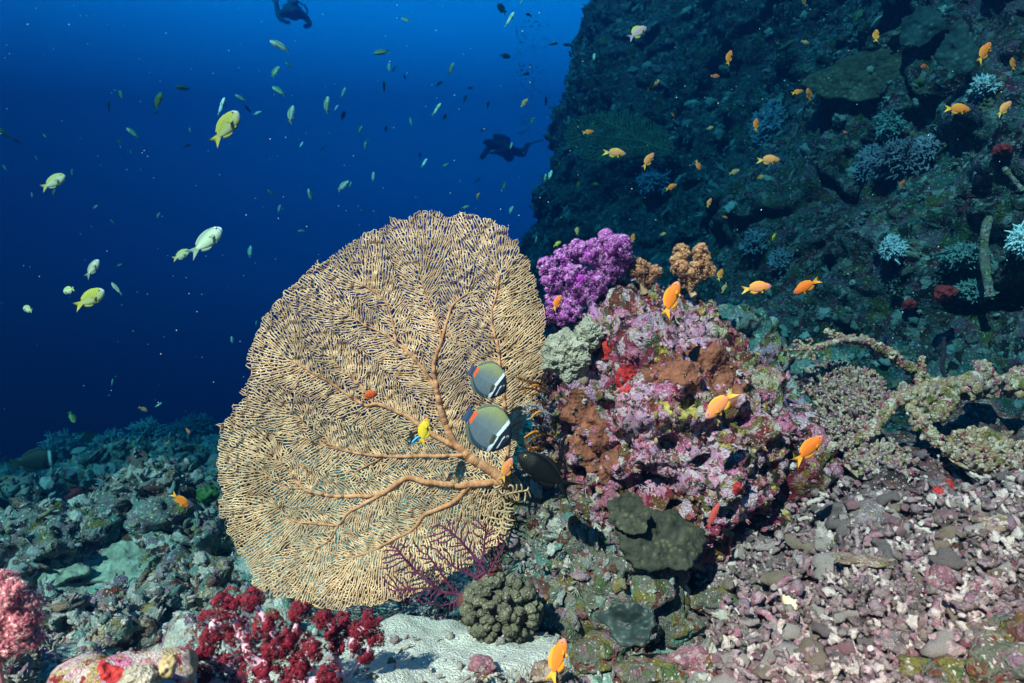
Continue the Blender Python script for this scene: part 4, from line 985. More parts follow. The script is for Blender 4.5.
# ------------------------------------------------------------------ the lower reef on the left
M['left_rock'] = reef_mat('left_rock', [GREY, TEAL, BROWN, BEIGE, OLIVE, (.14, .12, .1)], [BEIGE, GREY, TEAL, DARK, MAUVE, (.42, .42, .38)], 14, .5, .5, .9, .015, spin=True)
M['left_plate'] = plain_mat('left_plate', (.13, .16, .11), (.30, .34, .26), 22, .85, 1.0, .014, spots=(.42, .44, .36))
M['pale_soft'] = vcol_mat('pale_soft', .6, .3, .3, 60)
M['green_sponge'] = plain_mat('green_sponge', (.008, .05, .012), (.015, .09, .02), 40, .6, .5, .004)
def leftrock(px, py, rx, ry, label, seed, mat='left_rock'):
    p = sit(px, py + ry * .6); s = p[1] / F; c = p + np.array([0, 0, ry * .35 * s]); g = np.random.default_rng(seed)
    balls = [(c, np.array([rx, (rx + ry) * .55, ry]) * s)] + [(c + g.uniform(-.6, .6, 3) * np.array([rx, rx, ry * .6]) * s, np.array([rx, rx, ry]) * s * g.uniform(.45, .75)) for _ in range(5)]
    o, V, Fc, N = rock('reef_rock', c, balls, 5, M[mat], 1.2, seed); tag(o, label, 'rock')
    i = rng.choice(np.where(N[:, 2] > -.2)[0], 160); q = scatter(MB(), V[i], N[i], (.006 + .02 * rng.uniform(0, 1, 160) ** 2) * (p[1] / 2) ** .8, [0, 1, 2, 3, 4, 5, 7]).build('encrusting_growth', M['growth'], o); q['kind'] = 'stuff'
    return o
for k, (px, py, rx, ry, lab) in enumerate([
        (150, 490, 46, 26, 'hunched rock with a dark hollow left of the fan'), (40, 545, 52, 34, 'broad teal grey rock at the left edge above the pink coral'),
        (230, 478, 30, 22, 'dark rock right behind the left edge of the fan'), (110, 462, 34, 16, 'low rock under the crest of the lower reef'),
        (170, 455, 34, 15, 'rock on the crest below the pale soft corals'), (205, 530, 40, 24, 'grey rock below the orange fish left of the fan'),
        (30, 492, 36, 18, 'flat rock at the left edge under the dark fish'), (95, 520, 36, 20, 'knobby rock in the middle of the lower reef'),
        (185, 592, 36, 26, 'brownish mauve rock left of the fan foot'), (70, 615, 30, 18, 'shaded teal rock right of the pink bushy coral'),
        (120, 625, 28, 16, 'small rubble covered rock above the bright near rock'), (255, 445, 26, 14, 'crest rock hidden partly behind the fan')]):
    leftrock(px, py, rx, ry, lab, 400 + 10 * k)
def lplate(px, py, rx, ry, lab, seed, tilt=(0, -.5, .85), mat='left_plate', dz=.02):
    p = sit(px, py, dz); return plate('plate_coral', 512 + p[0] / p[1] * F, 341.5 - p[2] / p[1] * F, p[1], rx, ry, .03, M[mat], lab, 'coral', seed, tilt)
lplate(112, 567, 44, 26, 'wide grey green plate coral leaning out of the lower reef', 511)
lplate(72, 446, 30, 26, 'dark round plate coral under the crest soft corals', 512, (0, -.35, .94), 'plate_coral')
lplate(185, 440, 30, 20, 'rounded green plate coral high on the crest by the fan', 513)
lplate(60, 575, 26, 16, 'small plate coral left of the wide grey green one', 514)
lplate(185, 488, 18, 16, 'pale ledge coral behind the orange fish', 515)
dome('green_sponge', 207, 494, 1.9, 10, 9, .02, M['green_sponge'], 'leafy dark green lump at the left edge of the fan', 'algae', 330, 1.0, sub=4)
dome('green_sponge', 155, 576, 1.72, 7, 8, .015, M['green_sponge'], 'small bright green lump below the wide plate coral', 'algae', 331, .6, sub=4)
p = sit(170, 587); dome('tunicate', 170, 586, p[1], 8, 6, .015, plain_mat('pale_lump', (.6, .5, .46), (.7, .62, .58), 60, .6, .4, .003), 'pale pink lump below the small bright green one', 'sea squirt', 332, .4, sub=4)
p = sit(150, 590); dome('tunicate', 150, 590, p[1], 7, 6, .015, plain_mat('white_lump', (.6, .66, .62), (.72, .76, .72), 60, .6, .4, .003), 'whitish lump just left of the pale pink one', 'sea squirt', 333, .4, sub=4)
def tuft(px, py, w_, h_, n, c1, c2, lab, seed, Y=None, rr=1.3):
    if Y is None: Y = sit(px, py + h_ * .5)[1] - .05
    return bush('soft_coral_bush', px, py + h_ * .45, Y, w_, h_, n, c1, c2, lab, 'soft coral', seed, rr, (0, -.2, .75))
BL1, BL2 = (.12, .16, .17), (.36, .42, .42)
for k, (px, py, w_, h_, n, lab) in enumerate([(62, 444, 22, 24, 70, 'pale blue soft coral standing alone on the left of the crest'), (112, 440, 20, 20, 55, 'pale soft coral left of the crest middle'),
        (148, 428, 20, 18, 50, 'rounded pale soft coral on top of the crest'), (200, 424, 20, 18, 60, 'pale soft coral on the crest closest to the fan'), (178, 430, 12, 14, 30, 'small pale tuft between two soft corals of the crest'),
        (30, 525, 34, 40, 60, 'branching bluish soft coral sprawling at the left edge'), (118, 480, 18, 14, 40, 'pale cluster on the slope below the crest'), (170, 472, 26, 22, 60, 'teal bushy coral right of the dark hollow'), (128, 448, 14, 12, 30, 'little pale tuft low on the crest')]):
    tuft(px, py, w_, h_, n * 2, BL1, BL2, lab, 540 + k, rr=.8)
stone('orange_sponge', 58, 508, 9, 8, plain_mat('orange_sponge', (.4, .08, .02), (.5, .14, .03), 50, .8, .6, .006), 'dull orange sponge on the lower left reef', 'sponge', 31, sub=3)
stone('red_sponge', 75, 492, 14, 8, M['red_sponge'], 'dark red crust beside the dull orange sponge', 'sponge', 32, sub=3)
stone('red_sponge', 110, 500, 5, 4, M['red_sponge'], 'tiny red sponge in the middle of the lower reef', 'sponge', 33, sub=3)
stone('red_sponge', 172, 531, 6, 4, M['red_sponge'], 'tiny red sponge on the rock below the orange fish', 'sponge', 34, sub=3)
dark_ridge = [(10, 438, 40, 26), (120, 432, 60, 14)]

leftrock(6, 678, 34, 16, 'dark rock added for the black shade in the near left corner below the pink bush', 530, 'dark_rock')  # added rock; its dark colour stands in for the shadow in this corner
# ------------------------------------------------------------------ things on the cliff
def cl(px, py, off=.03):
    p, n = cliff_at(px, py); return p + n * off, n
p, n = cl(655, 150, .25)
pp_, qq_, rr_2 = colonize([(562, 135), (575, 118), (600, 110), (630, 112), (655, 122), (672, 138), (676, 152), (660, 158), (640, 156), (610, 162), (585, 160), (570, 150)],
     [([(664, 150), (640, 141), (615, 138), (585, 135)], 1.3, .7), ([(640, 141), (620, 128), (600, 120)], .9, .6), ([(650, 146), (625, 150), (600, 152)], .9, .6)], 1.0, 1.2, 4, .6, np.array([664, 150.]), .6, seed=31)
yv = p[1] + (pp_[:, 0] - 655) * -.004 + .05 * fbm(np.stack([pp_[:, 0] / 30, pp_[:, 1] / 30, pp_[:, 0] * 0], -1), 2, 2)
V, Q, T_ = net_mesh(to3(pp_, yv), qq_, np.where(rr_2 > 0, rr_2, .62) * p[1] / F, 4); FF = thing('sea_fan', 'dim olive sea fan growing sideways from the dark cliff', 'sea fan', to3(pp_[:1], yv[:1])[0]); b = MB(); b.add(V, Q); b.build('twig_net', fan_mat('far_fan', (.20, .19, .09), (.26, .24, .12)), FF)
for k, (px, py, w_, h_, n, lab, c1, c2) in enumerate([(766, 128, 16, 34, 150, 'tall pale blue soft coral on the dark cliff beside an orange fish', (.10, .15, .22), (.26, .32, .40)),
        (890, 132, 14, 18, 60, 'turquoise branching tuft under the brown ledge of the cliff', (.08, .15, .15), (.2, .3, .28)), (900, 160, 34, 22, 150, 'wide lilac soft coral below the brown cliff ledge', (.10, .08, .10), (.22, .19, .23)),
        (868, 165, 16, 24, 70, 'lilac soft coral left end of the ledge cluster', (.13, .12, .15), (.27, .26, .31)), (923, 150, 14, 16, 50, 'pale lilac soft coral right end of the ledge cluster', (.15, .13, .15), (.32, .28, .33)),
        (900, 250, 12, 14, 40, 'small white three lobed soft coral mid cliff', (.3, .32, .34), (.55, .57, .6)), (1015, 240, 14, 18, 70, 'white soft coral at the right edge of the cliff', (.55, .58, .58), (.82, .85, .84)),
        (750, 240, 12, 16, 40, 'faint blue tuft on the dark cliff above the orange fish', (.08, .1, .13), (.18, .21, .25)), (775, 258, 10, 12, 30, 'faint blue tuft right of another on the dark cliff', (.08, .1, .13), (.18, .21, .25)),
        (960, 260, 26, 14, 80, 'teal low bush beside the hanging whip', (.09, .16, .15), (.17, .26, .24)), (965, 292, 20, 12, 60, 'lower teal bush at the foot of the hanging whip', (.09, .16, .15), (.17, .26, .24)),
        (650, 180, 18, 16, 40, 'dim blue bush on the far cliff below the sideways fan', (.1, .14, .2), (.24, .32, .42)), (980, 85, 12, 10, 30, 'pale tuft beside the dark hanging plate', (.3, .34, .36), (.55, .58, .6))]):
    P_, n = cl(px, py, .02); bush('soft_coral_bush', 512 + P_[0] / P_[1] * F, 341.5 - P_[2] / P_[1] * F, P_[1], w_, h_, n_ if False else [300, 110, 300, 140, 100, 60, 130, 80, 60, 160, 120, 80, 60][k], c1, c2, lab, 'soft coral', 600 + k, .95, tuple(n * .6 + np.array([0, 0, .35])))
M['hang_plate'] = plain_mat('hanging_plate', (.02, .03, .03), (.05, .07, .065), 18, .85, .9, .012, spots=(.10, .13, .11))
for px, py, rx, ry, lab, sd in ((930, 18, 20, 24, 'dark round plate hanging at the top of the cliff', 1), (972, 52, 17, 30, 'teal grey plate with a black shadow behind it on the cliff', 2), (868, 66, 62, 28, 'broad brown mossy flat face on the upper cliff', 3)):
    P_, n = cl(px, py, .10 if sd < 3 else .0)
    plate('hanging_plate' if sd < 3 else 'ledge_coral', 512 + P_[0] / P_[1] * F, 341.5 - P_[2] / P_[1] * F, P_[1], rx, ry, .03, M['hang_plate'] if sd < 3 else plain_mat('moss', (.05, .038, .025), (.10, .08, .05), 22, .95, 1.0, .02, spots=(.18, .16, .1)), lab, 'coral', 700 + sd, (-.55, -.8, .1) if sd < 3 else (-.5, -.82, .3))
def whip(pts, r, lab, mat, off=.08, cat='dead coral', name='dead_whip_coral'):
    Ps = np.array([cl(px, py, off)[0] for px, py in pts]); Ps[:, 1] = Ps[:, 1].mean(); Ps = np.array([at(px, py, Ps[0, 1]) for px, py in pts]); s = Ps[0, 1] / F
    P = smooth_path(Ps, 40); rad = r * s * (1 + .35 * fbm(np.stack([np.arange(40) * .3, np.zeros(40), np.zeros(40)], -1), 3, int(pts[0][0]))); b = MB(); b.tube(P, rad, 9)
    return tag(b.build(name, mat, loc=Ps[0]), lab, cat)
whip([(992, 212), (986, 228), (984, 250), (986, 272), (990, 296)], 4.5, 'knotted pale whip hanging down the right side of the cliff', M['deadcoral'])
whip([(1004, 168), (1012, 178), (1022, 190)], 2.6, 'short pale stick slanting out at the right edge of the cliff', M['deadcoral'])
whip([(944, 338), (944, 352), (942, 368), (946, 378)], 2.0, 'thin dark stalk with a red cap behind the dead coral tree', plain_mat('dark_stalk', (.05, .02, .03), (.08, .03, .04), 50), .3, 'sponge', 'stalked_sponge')
for px, py, rx, ry, lab, sd in ((944, 336, 10, 7, 'dark red cap sponge behind the dead coral tree', 51), (912, 310, 6, 6, 'dark red sponge on the lower cliff', 52), (1010, 150, 8, 6, 'rose red sponge at the right of the cliff', 53)):
    P_, n = cl(px, py, .01 if sd > 51 else .3); s = P_[1] / F; V, Fc = lumpy(4, .5, 1.8, sd); b = MB(); b.add(P_ + V * np.array([rx, rx, ry]) * s, Fc); tag(b.build('red_sponge', M['red_sponge'], loc=P_), lab, 'sponge')
# shoulder rocks at the foot of the cliff, dark gap behind the boulder
for px, py, Y, rx, ry, lab, sd in ((770, 375, 2.2, 26, 50, 'purple crusted pinnacle just right of the boulder', 811), (812, 372, 2.7, 40, 26, 'dark rock in the gap at the foot of the cliff', 812), (740, 330, 2.7, 30, 26, 'dim rock behind the top of the boulder', 813)):
    c = at(px, py, Y); s = Y / F; o, V, Fc, N = rock('reef_rock', c, [(c, np.array([rx, rx, ry]) * s), (c + np.array([.3 * rx, 0, -.5 * ry]) * s, np.array([rx * 1.1, rx, ry * .8]) * s), (c + np.array([0, 0, -1.1 * ry]) * s, np.array([rx * 1.2, rx, ry]) * s)], 5, M['boulder' if sd == 811 else 'left_rock'], 1.0, sd); tag(o, lab, 'rock')
dome('green_sponge', 765, 379, 2.05, 7, 6, .02, plain_mat('teal_sponge', (.05, .25, .18), (.08, .32, .24), 40, .6, .5, .004), 'turquoise ball sponge beside the purple pinnacle', 'sponge', 340, .5, sub=4)
# ------------------------------------------------------------------ fish
def interp(t, xs, ys): return np.interp(t, xs, ys)
FISH = {}
def fish_mesh(kind, colf, depth=.36, width=.15, tail=.24, fork=.7, dorsal=.10, nose=.0, rings=26, sides=16, tailh=.30, anal=.08, pect=True, tail_col=None, fin_col=None, peak=.38, eye=.022, eye_ring=(.6, .5, .2), fin_end=.9, blunt=.62, end=.25, snout=.0):
    """unit long fish, head at +x, back at +z; body, fins and eyes in one mesh"""
    L0, L1 = .5, -.5 + tail; b = MB(); t = np.linspace(0, 1, rings) ** 1.15
    fr_ = np.clip((peak - t) / peak, 0, 1); bk = np.clip((t - peak) / (1 - peak), 0, 1)
    prof = np.where(t < peak, np.maximum(1 - fr_ ** 1.9, 0) ** blunt, end + (1 - end) * np.cos(bk ** 1.25 * math.pi / 2)); prof = prof * (1 - snout * np.exp(-(t / .07) ** 2)); prof[0] = .03
    x = L0 + (L1 - L0) * t; hz = depth / 2 * prof; hy = width / 2 * np.interp(t, [0, .1, .35, .7, 1], [.12, .7, 1, .6, .18]); cz = -.02 * depth * np.cos(t * 3)
    a = np.arange(sides) / sides * 2 * math.pi; ca, sa = np.cos(a), np.sin(a)
    V = np.stack([np.repeat(x, sides), (hy[:, None] * np.sign(ca) * np.abs(ca) ** 1.15).ravel(), (cz[:, None] + hz[:, None] * sa).ravel()], -1)
    k = np.arange(rings - 1)[:, None] * sides; j = np.arange(sides)[None]; j2 = (j + 1) % sides
    Q = np.stack([k + j, k + sides + j, k + sides + j2, k + j2], -1).reshape(-1, 4)
    tt = np.repeat(t, sides); zz = np.tile(sa, rings); b.add(V, Q, colf(tt, zz))
    b.add(np.vstack([V[:sides], [[L0 + .004, 0, cz[0]]]]), [(q, (q + 1) % sides, sides) for q in range(sides)], colf(np.zeros(sides + 1), np.zeros(sides + 1)))
    fc = fin_col if fin_col is not None else colf(np.array([.6]), np.array([.9]))[0]; tcx = tail_col if tail_col is not None else fc
    def sheet(A, B, c, th=.006, c2=None):                    # a fin between two edges, with a little thickness
        A, B = np.array(A, float), np.array(B, float); n = len(A); mid = (A + B) / 2; o = np.array([0, th, 0])
        S = np.vstack([A + o, mid + o * .7, B + o * .2, B - o * .2, mid - o * .7, A - o]); Qs = []
        for r in range(5):
            for q in range(n - 1): Qs.append((r * n + q, r * n + q + 1, (r + 1) * n + q + 1, (r + 1) * n + q))
        cc = np.tile(np.asarray(c, float), (len(S), 1))
        if c2 is not None: cc[2 * n:4 * n] = c2
        b.add(S, Qs, cc)
    # tail
    h0 = depth * .12; n = 9; u = np.linspace(-1, 1, n); A = np.stack([np.full(n, L1 + .03), 0 * u, u * h0], -1)
    B = np.stack([-.5 + tail * fork * .62 * (1 - np.abs(u)) ** .8, 0 * u, u * tailh / 2 * np.abs(u) ** .1 * np.sign(u) * np.sign(u)], -1); sheet(A, B, tcx)
    # dorsal and anal fins
    s = np.linspace(.24, fin_end, 12); xs = L0 + (L1 - L0) * s; top = np.interp(s, t, hz) ; w = np.sin(np.linspace(.25, 2.85, 12)) ** .7
    sheet(np.stack([xs, 0 * xs, top * .92 + np.interp(s, t, cz)], -1), np.stack([xs - .04, 0 * xs, top + dorsal * w + np.interp(s, t, cz)], -1), fc)
    s = np.linspace(.60, fin_end, 9); xs = L0 + (L1 - L0) * s; bot = np.interp(s, t, hz); w = np.sin(np.linspace(.4, 2.8, 9)) ** .7
    sheet(np.stack([xs, 0 * xs, -bot * .92 + np.interp(s, t, cz)], -1), np.stack([xs - .05, 0 * xs, -bot - anal * w + np.interp(s, t, cz)], -1), fc)
    # pelvic and pectoral fins
    for sy in (-1, 1):
        xp = L0 + (L1 - L0) * .36; yb = width * .35 * sy
        A = np.array([(xp, yb * .4, -depth * .43), (xp - .04, yb * .4, -depth * .43)]); B = np.array([(xp - .06, yb * .8, -depth * .43 - anal * .9), (xp - .11, yb * .8, -depth * .40 - anal * .4)]); sheet(A, B, fc)
        if pect:
            xq = L0 + (L1 - L0) * .32; A = np.array([(xq, width * .46 * sy, -.02), (xq, width * .46 * sy, -depth * .2)]); B = np.array([(xq - .13, width * .85 * sy, -.03), (xq - .10, width * .8 * sy, -depth * .26)]); sheet(A, B, fc, .003)
        ex = L0 + (L1 - L0) * .13; eh = np.interp(.13, t, hz); ey = np.interp(.13, t, hy); V, Fc = ico(2)
        E = V * np.array([eye, eye * .45, eye]) + np.array([ex, ey * .90 * sy, eh * .30]); pup = np.hypot(V[:, 0], V[:, 2]) < .62
        b.add(E, Fc, np.where(pup[:, None], np.array([.004, .004, .006]), np.array(eye_ring)))
    return b.build('fish', M['fish']).data
def lerp(a, c, u): u = np.clip(u, 0, 1)[:, None]; return np.array(a) * (1 - u) + np.array(c) * u
def mk(kind, *a, **k):
    me = fish_mesh(kind, *a, **k)
    for o in [o for o in COL.objects if o.data is me]: bpy.data.objects.remove(o)
    FISH[kind] = me
def c_anthias(body, belly, head):
    def f(t, z):
        c = lerp(body, belly, (-z - .1) * 1.2); c = c * (1 - ss(.22, .02, t))[:, None] + np.array(head) * ss(.22, .02, t)[:, None]; return c
    return f
mk('anthias', c_anthias((.74, .155, .012), (.80, .27, .05), (.72, .22, .15)), depth=.30, width=.16, tail=.26, fork=.85, tailh=.30, dorsal=.07, tail_col=(.85, .38, .03), fin_col=(.78, .26, .02), eye_ring=(.45, .2, .6))
mk('anthias_pink', c_anthias((.78, .22, .07), (.80, .36, .17), (.74, .26, .30)), depth=.30, width=.16, tail=.26, fork=.85, tailh=.28, dorsal=.07, tail_col=(.85, .45, .08), fin_col=(.80, .34, .05), eye_ring=(.45, .2, .6))
mk('anthias_red', c_anthias((.75, .09, .03), (.80, .20, .06), (.7, .12, .10)), depth=.36, width=.18, tail=.24, fork=.7, tailh=.26, dorsal=.07, tail_col=(.8, .3, .05), fin_col=(.8, .2, .05))
mk('anthias_dull', c_anthias((.36, .22, .08), (.42, .30, .14), (.36, .22, .14)), depth=.34, width=.17, tail=.26, fork=.8, tailh=.28, dorsal=.07, tail_col=(.4, .28, .06))
mk('anthias_male', c_anthias((.62, .30, .34), (.85, .70, .68), (.75, .42, .5)), depth=.34, width=.18, tail=.26, fork=.9, tailh=.32, dorsal=.10, tail_col=(.45, .3, .42), fin_col=(.6, .5, .10))
mk('yellow_fish', c_anthias((.80, .55, .03), (.85, .62, .08), (.75, .25, .06)), depth=.32, width=.16, tail=.26, fork=.8, tailh=.28, dorsal=.07, tail_col=(.8, .5, .03))
def c_chromis(top, belly, cut=.1):
    def f(t, z): return lerp(belly, top, (z - cut + .25) * 2.2)
    return f
mk('green_chromis', c_chromis((.06, .20, .07), (.50, .66, .52), .3), depth=.29, width=.16, tail=.25, fork=.9, tailh=.30, dorsal=.035, anal=.04, tail_col=(.12, .22, .12), fin_col=(.16, .28, .14))
mk('white_chromis', c_chromis((.14, .28, .12), (.78, .84, .78), .35), depth=.28, width=.16, tail=.24, fork=.9, tailh=.26, dorsal=.035, anal=.04, tail_col=(.2, .3, .2), fin_col=(.5, .6, .45))
mk('olive_chromis', c_chromis((.10, .16, .03), (.24, .30, .08)), depth=.34, width=.17, tail=.24, fork=.8, tailh=.28, dorsal=.04, anal=.04)
mk('dark_chromis', c_chromis((.012, .018, .022), (.04, .06, .06)), depth=.32, width=.17, tail=.24, fork=.8, tailh=.28, dorsal=.04, anal=.04)
def c_yellow(t, z):
    c = lerp((.70, .66, .30), (.52, .50, .05), (z + .5) * 1.2); bars = (np.sin(t * 75 + np.abs(z) * 4) > .3) & (z > -.1); c[bars] *= .72; h = t < .10; c[h] = (.62, .64, .58); return c
mk('yellow_damsel', c_yellow, depth=.42, width=.18, tail=.25, fork=.8, tailh=.30, dorsal=.03, anal=.05, rings=40, tail_col=(.6, .5, .06), fin_col=(.50, .47, .08), eye=.026)
def c_silver(t, z):
    c = lerp((.70, .70, .50), (.24, .27, .20), (z - .15) * 1.6); h = t < .17; c[h] = np.where(((np.sin(t[h] * 60) > 0)[:, None]), np.array([.75, .78, .78]), np.array([.35, .38, .40])); return c
mk('silver_damsel', c_silver, depth=.38, width=.19, tail=.26, fork=.9, tailh=.30, dorsal=.02, anal=.05, rings=40, tail_col=(.30, .34, .24), fin_col=(.36, .38, .28), eye=.026)
mk('pale_damsel', c_chromis((.46, .48, .16), (.74, .74, .52), .2), depth=.42, width=.19, tail=.23, fork=.8, tailh=.32, dorsal=.025, anal=.05, tail_col=(.55, .5, .15), fin_col=(.50, .50, .2), eye=.026)
def c_bfly(t, z):
    u = np.clip((z + .15) / .95, 0, 1)[:, None]; c = np.array([.12, .155, .18]) * (1 - u) + np.array([.30, .31, .12]) * u ** 2.0 + np.array([.10, .12, .12]) * u * (1 - u) * 2
    scl = (np.sin(t * 150) * np.sin(np.arcsin(np.clip(z, -1, 1)) * 34)) > .1; c[scl] *= .72
    c[(z < -.78)] = (.03, .05, .07); hb = .33 + .03 * (1 - np.abs(z)) - .02 * z
    w = (t < hb) & (t > hb - .07); c[w] = (.85, .86, .84); d = t <= hb - .07; c[d] = (.012, .016, .028)
    w2 = (t < hb - .15) & (t > hb - .172) & (z < .25) & (z > -.75); c[w2] = (.72, .76, .78); c[t < .02] = (.10, .14, .2)
    r = (t > .925) & (z > -.6) & (z < .8); c[r] = (.80, .11, .02); return c
mk('butterflyfish', c_bfly, depth=.82, width=.16, tail=.13, fork=.05, tailh=.30, dorsal=.03, anal=.03, rings=110, sides=72, tail_col=(.03, .05, .10), fin_col=(.11, .13, .10), peak=.52, fin_end=.97, eye=.026, eye_ring=(.65, .68, .7), blunt=.74, end=.30, snout=.25)
def c_wrasse(t, z): c = lerp((.10, .42, .75), (.10, .42, .75), z); c[np.abs(z) < .45] = (.008, .01, .02); return c
mk('wrasse', c_wrasse, depth=.20, width=.13, tail=.16, fork=.1, tailh=.14, dorsal=.03, anal=.03, tail_col=(.04, .1, .2), fin_col=(.1, .4, .7))
def c_slim(t, z): return lerp((.42, .06, .05), (.55, .16, .12), -z)
mk('slender_fish', c_slim, depth=.22, width=.14, tail=.2, fork=.4, tailh=.2, dorsal=.03, anal=.03)
mk('black_damsel', c_chromis((.001, .002, .002), (.003, .005, .004)), depth=.31, width=.17, tail=.32, fork=1.25, tailh=.36, dorsal=.05, anal=.05, pect=False)
def c_dot(t, z): c = lerp((.014, .02, .014), (.03, .035, .022), z); c[(t < .22) & (t > .14)] = (.55, .57, .57); c[t < .13] = (.01, .01, .02); return c
mk('banded_fish', c_dot, depth=.50, width=.17, tail=.2, fork=.1, tailh=.3, dorsal=.06, anal=.06, rings=40)

def put(kind, px, py, ln, ang, Y, label, cat='fish', name='fish', group=None, yaw=0.0, roll=0.0, first={}):
    o = bpy.data.objects.new(name, FISH[kind]); COL.objects.link(o)
    a = R(ang); y_ = R(yaw); d = np.array([math.cos(a) * math.cos(y_), math.sin(y_), math.sin(a) * math.cos(y_)])
    up = np.array([-math.sin(a), 0, math.cos(a)]) * (1 if math.cos(a) >= -1e-6 else -1); up = norm(up - d * np.dot(up, d)); side = np.cross(up, d)
    rl = R(roll); up, side = up * math.cos(rl) + side * math.sin(rl), side * math.cos(rl) - up * math.sin(rl)
    L = ln / F * Y / max(.45, abs(math.cos(y_)))
    mw = Matrix(((d[0], side[0], up[0], 0), (d[1], side[1], up[1], 0), (d[2], side[2], up[2], 0), (0, 0, 0, 1)))
    P = at(px, py, Y); o.matrix_world = Matrix.Translation(Vector(P)) @ mw @ Matrix.Diagonal((L, L, L, 1)); return tag(o, label, cat, group)
# the ones with a face of their own
put('butterflyfish', 488, 380, 43, -30, 1.36, 'upper and smaller of the two grey butterflyfish with white collar', name='butterflyfish')
put('butterflyfish', 488, 428, 55, -33, 1.34, 'lower and larger of the two grey butterflyfish with white collar', name='butterflyfish')
put('black_damsel', 549, 475, 74, 145, 1.24, 'black fork-tailed damselfish below the butterflyfish', name='damselfish')
put('banded_fish', 34, 461, 38, 8, 3.4, 'dark oval fish with white neck band over the lower left reef', name='banded_fish', yaw=20)
put('yellow_fish', 424, 432, 29, 78, 1.36, 'yellow fish swimming upright in front of the tan fan', name='anthias')
put('wrasse', 416, 440, 17, 40, 1.37, 'small blue and black cleaner wrasse beside the upright yellow fish', name='cleaner_wrasse')
put('anthias_red', 369, 395, 14, 10, 1.36, 'round orange fish before the left half of the tan fan', name='anthias', yaw=45)
put('anthias_pink', 506.5, 470, 27, 66, 1.30, 'pinkish orange fish nose up at the root of the fan', name='anthias')
put('anthias', 180, 500, 22, -46, 1.6, 'orange fish with white mark diving at the left side of the fan', name='anthias', yaw=15)
put('anthias', 557, 661, 42, 68, .95, 'slim orange fish at the bottom edge below the knobby coral', name='anthias', yaw=20)
put('slender_fish', 713, 516, 28, 66, 1.33, 'slender dull red fish beside the olive grey plate coral', name='slender_fish')
put('anthias', 671, 300, 40, 70, 1.30, 'big orange fish nose up before the boulder top', name='anthias')
put('anthias_pink', 721, 404, 42, 222, 1.25, 'big orange pink fish diving left before the boulder, tail high', name='anthias')
put('anthias', 808, 450, 40, 45, 1.25, 'orange fish heading up right over the left end of the rubble', name='anthias')
put('anthias_pink', 756, 288, 31, 8, 1.5, 'orange fish swimming level to the right of the boulder top', name='anthias')
put('anthias', 807, 286, 26, 212, 1.5, 'plump orange fish facing down left before the cliff', name='anthias', yaw=25)
put('anthias', 557, 303, 18, 62, 1.42, 'small orange fish in front of the purple soft coral', name='anthias')
put('anthias_male', 637, 33, 25, 38, 2.2, 'pink and white fish with a yellow fin, top of the dark cliff', name='anthias', yaw=15)
put('anthias', 957, 109, 27, -3, 1.9, 'orange fish swimming level below the brown cliff ledge', name='anthias')
put('anthias_pink', 1004, 109, 21, 48, 1.9, 'pale orange fish near the right edge, right of the level one', name='anthias')
put('anthias', 984, 53, 25, 60, 1.9, 'orange fish over the teal grey plate at the upper right', name='anthias')
put('anthias_pink', 768, 160, 24, 2, 2.1, 'pinkish fish swimming level below the tall pale blue soft coral', name='anthias')
put('anthias_pink', 614, 153, 24, -4, 2.2, 'pink fish swimming level below the sideways sea fan', name='anthias')
put('anthias_pink', 648, 161, 20, 55, 2.2, 'pale orange fish nose up at the foot of the sideways fan', name='anthias')
put('yellow_damsel', 225, 128, 42, 53, 1.9, 'large yellow damselfish rising in the open blue water', name='damselfish')
put('silver_damsel', 205, 242, 42, 45, 1.7, 'large silvery damselfish with striped face left of the fan', name='damselfish', yaw=10)
put('pale_damsel', 181, 255, 20, 28, 2.0, 'yellowish fish following behind the large silvery damselfish', name='damselfish')
put('pale_damsel', 53, 182, 28, 30, 2.0, 'pale yellow damselfish high at the far left', name='damselfish')
put('yellow_damsel', 89, 299, 35, 30, 1.7, 'deep bodied yellow damselfish at the lower left of the blue', name='damselfish')
put('silver_damsel', 92, 269, 23, 55, 1.9, 'pale damselfish above the deep bodied yellow one', name='damselfish')
put('pale_damsel', 69, 290, 16, 190, 1.9, 'little round yellow damselfish facing left by the deep bodied one', name='damselfish', yaw=25)
put('pale_damsel', 28, 309, 14, 162, 2.0, 'pale round damselfish nearest the left edge', name='damselfish', yaw=25)
put('white_chromis', 117, 289, 17, 130, 1.9, 'white and green striped fish right of the deep bodied yellow damselfish', name='chromis', roll=35)
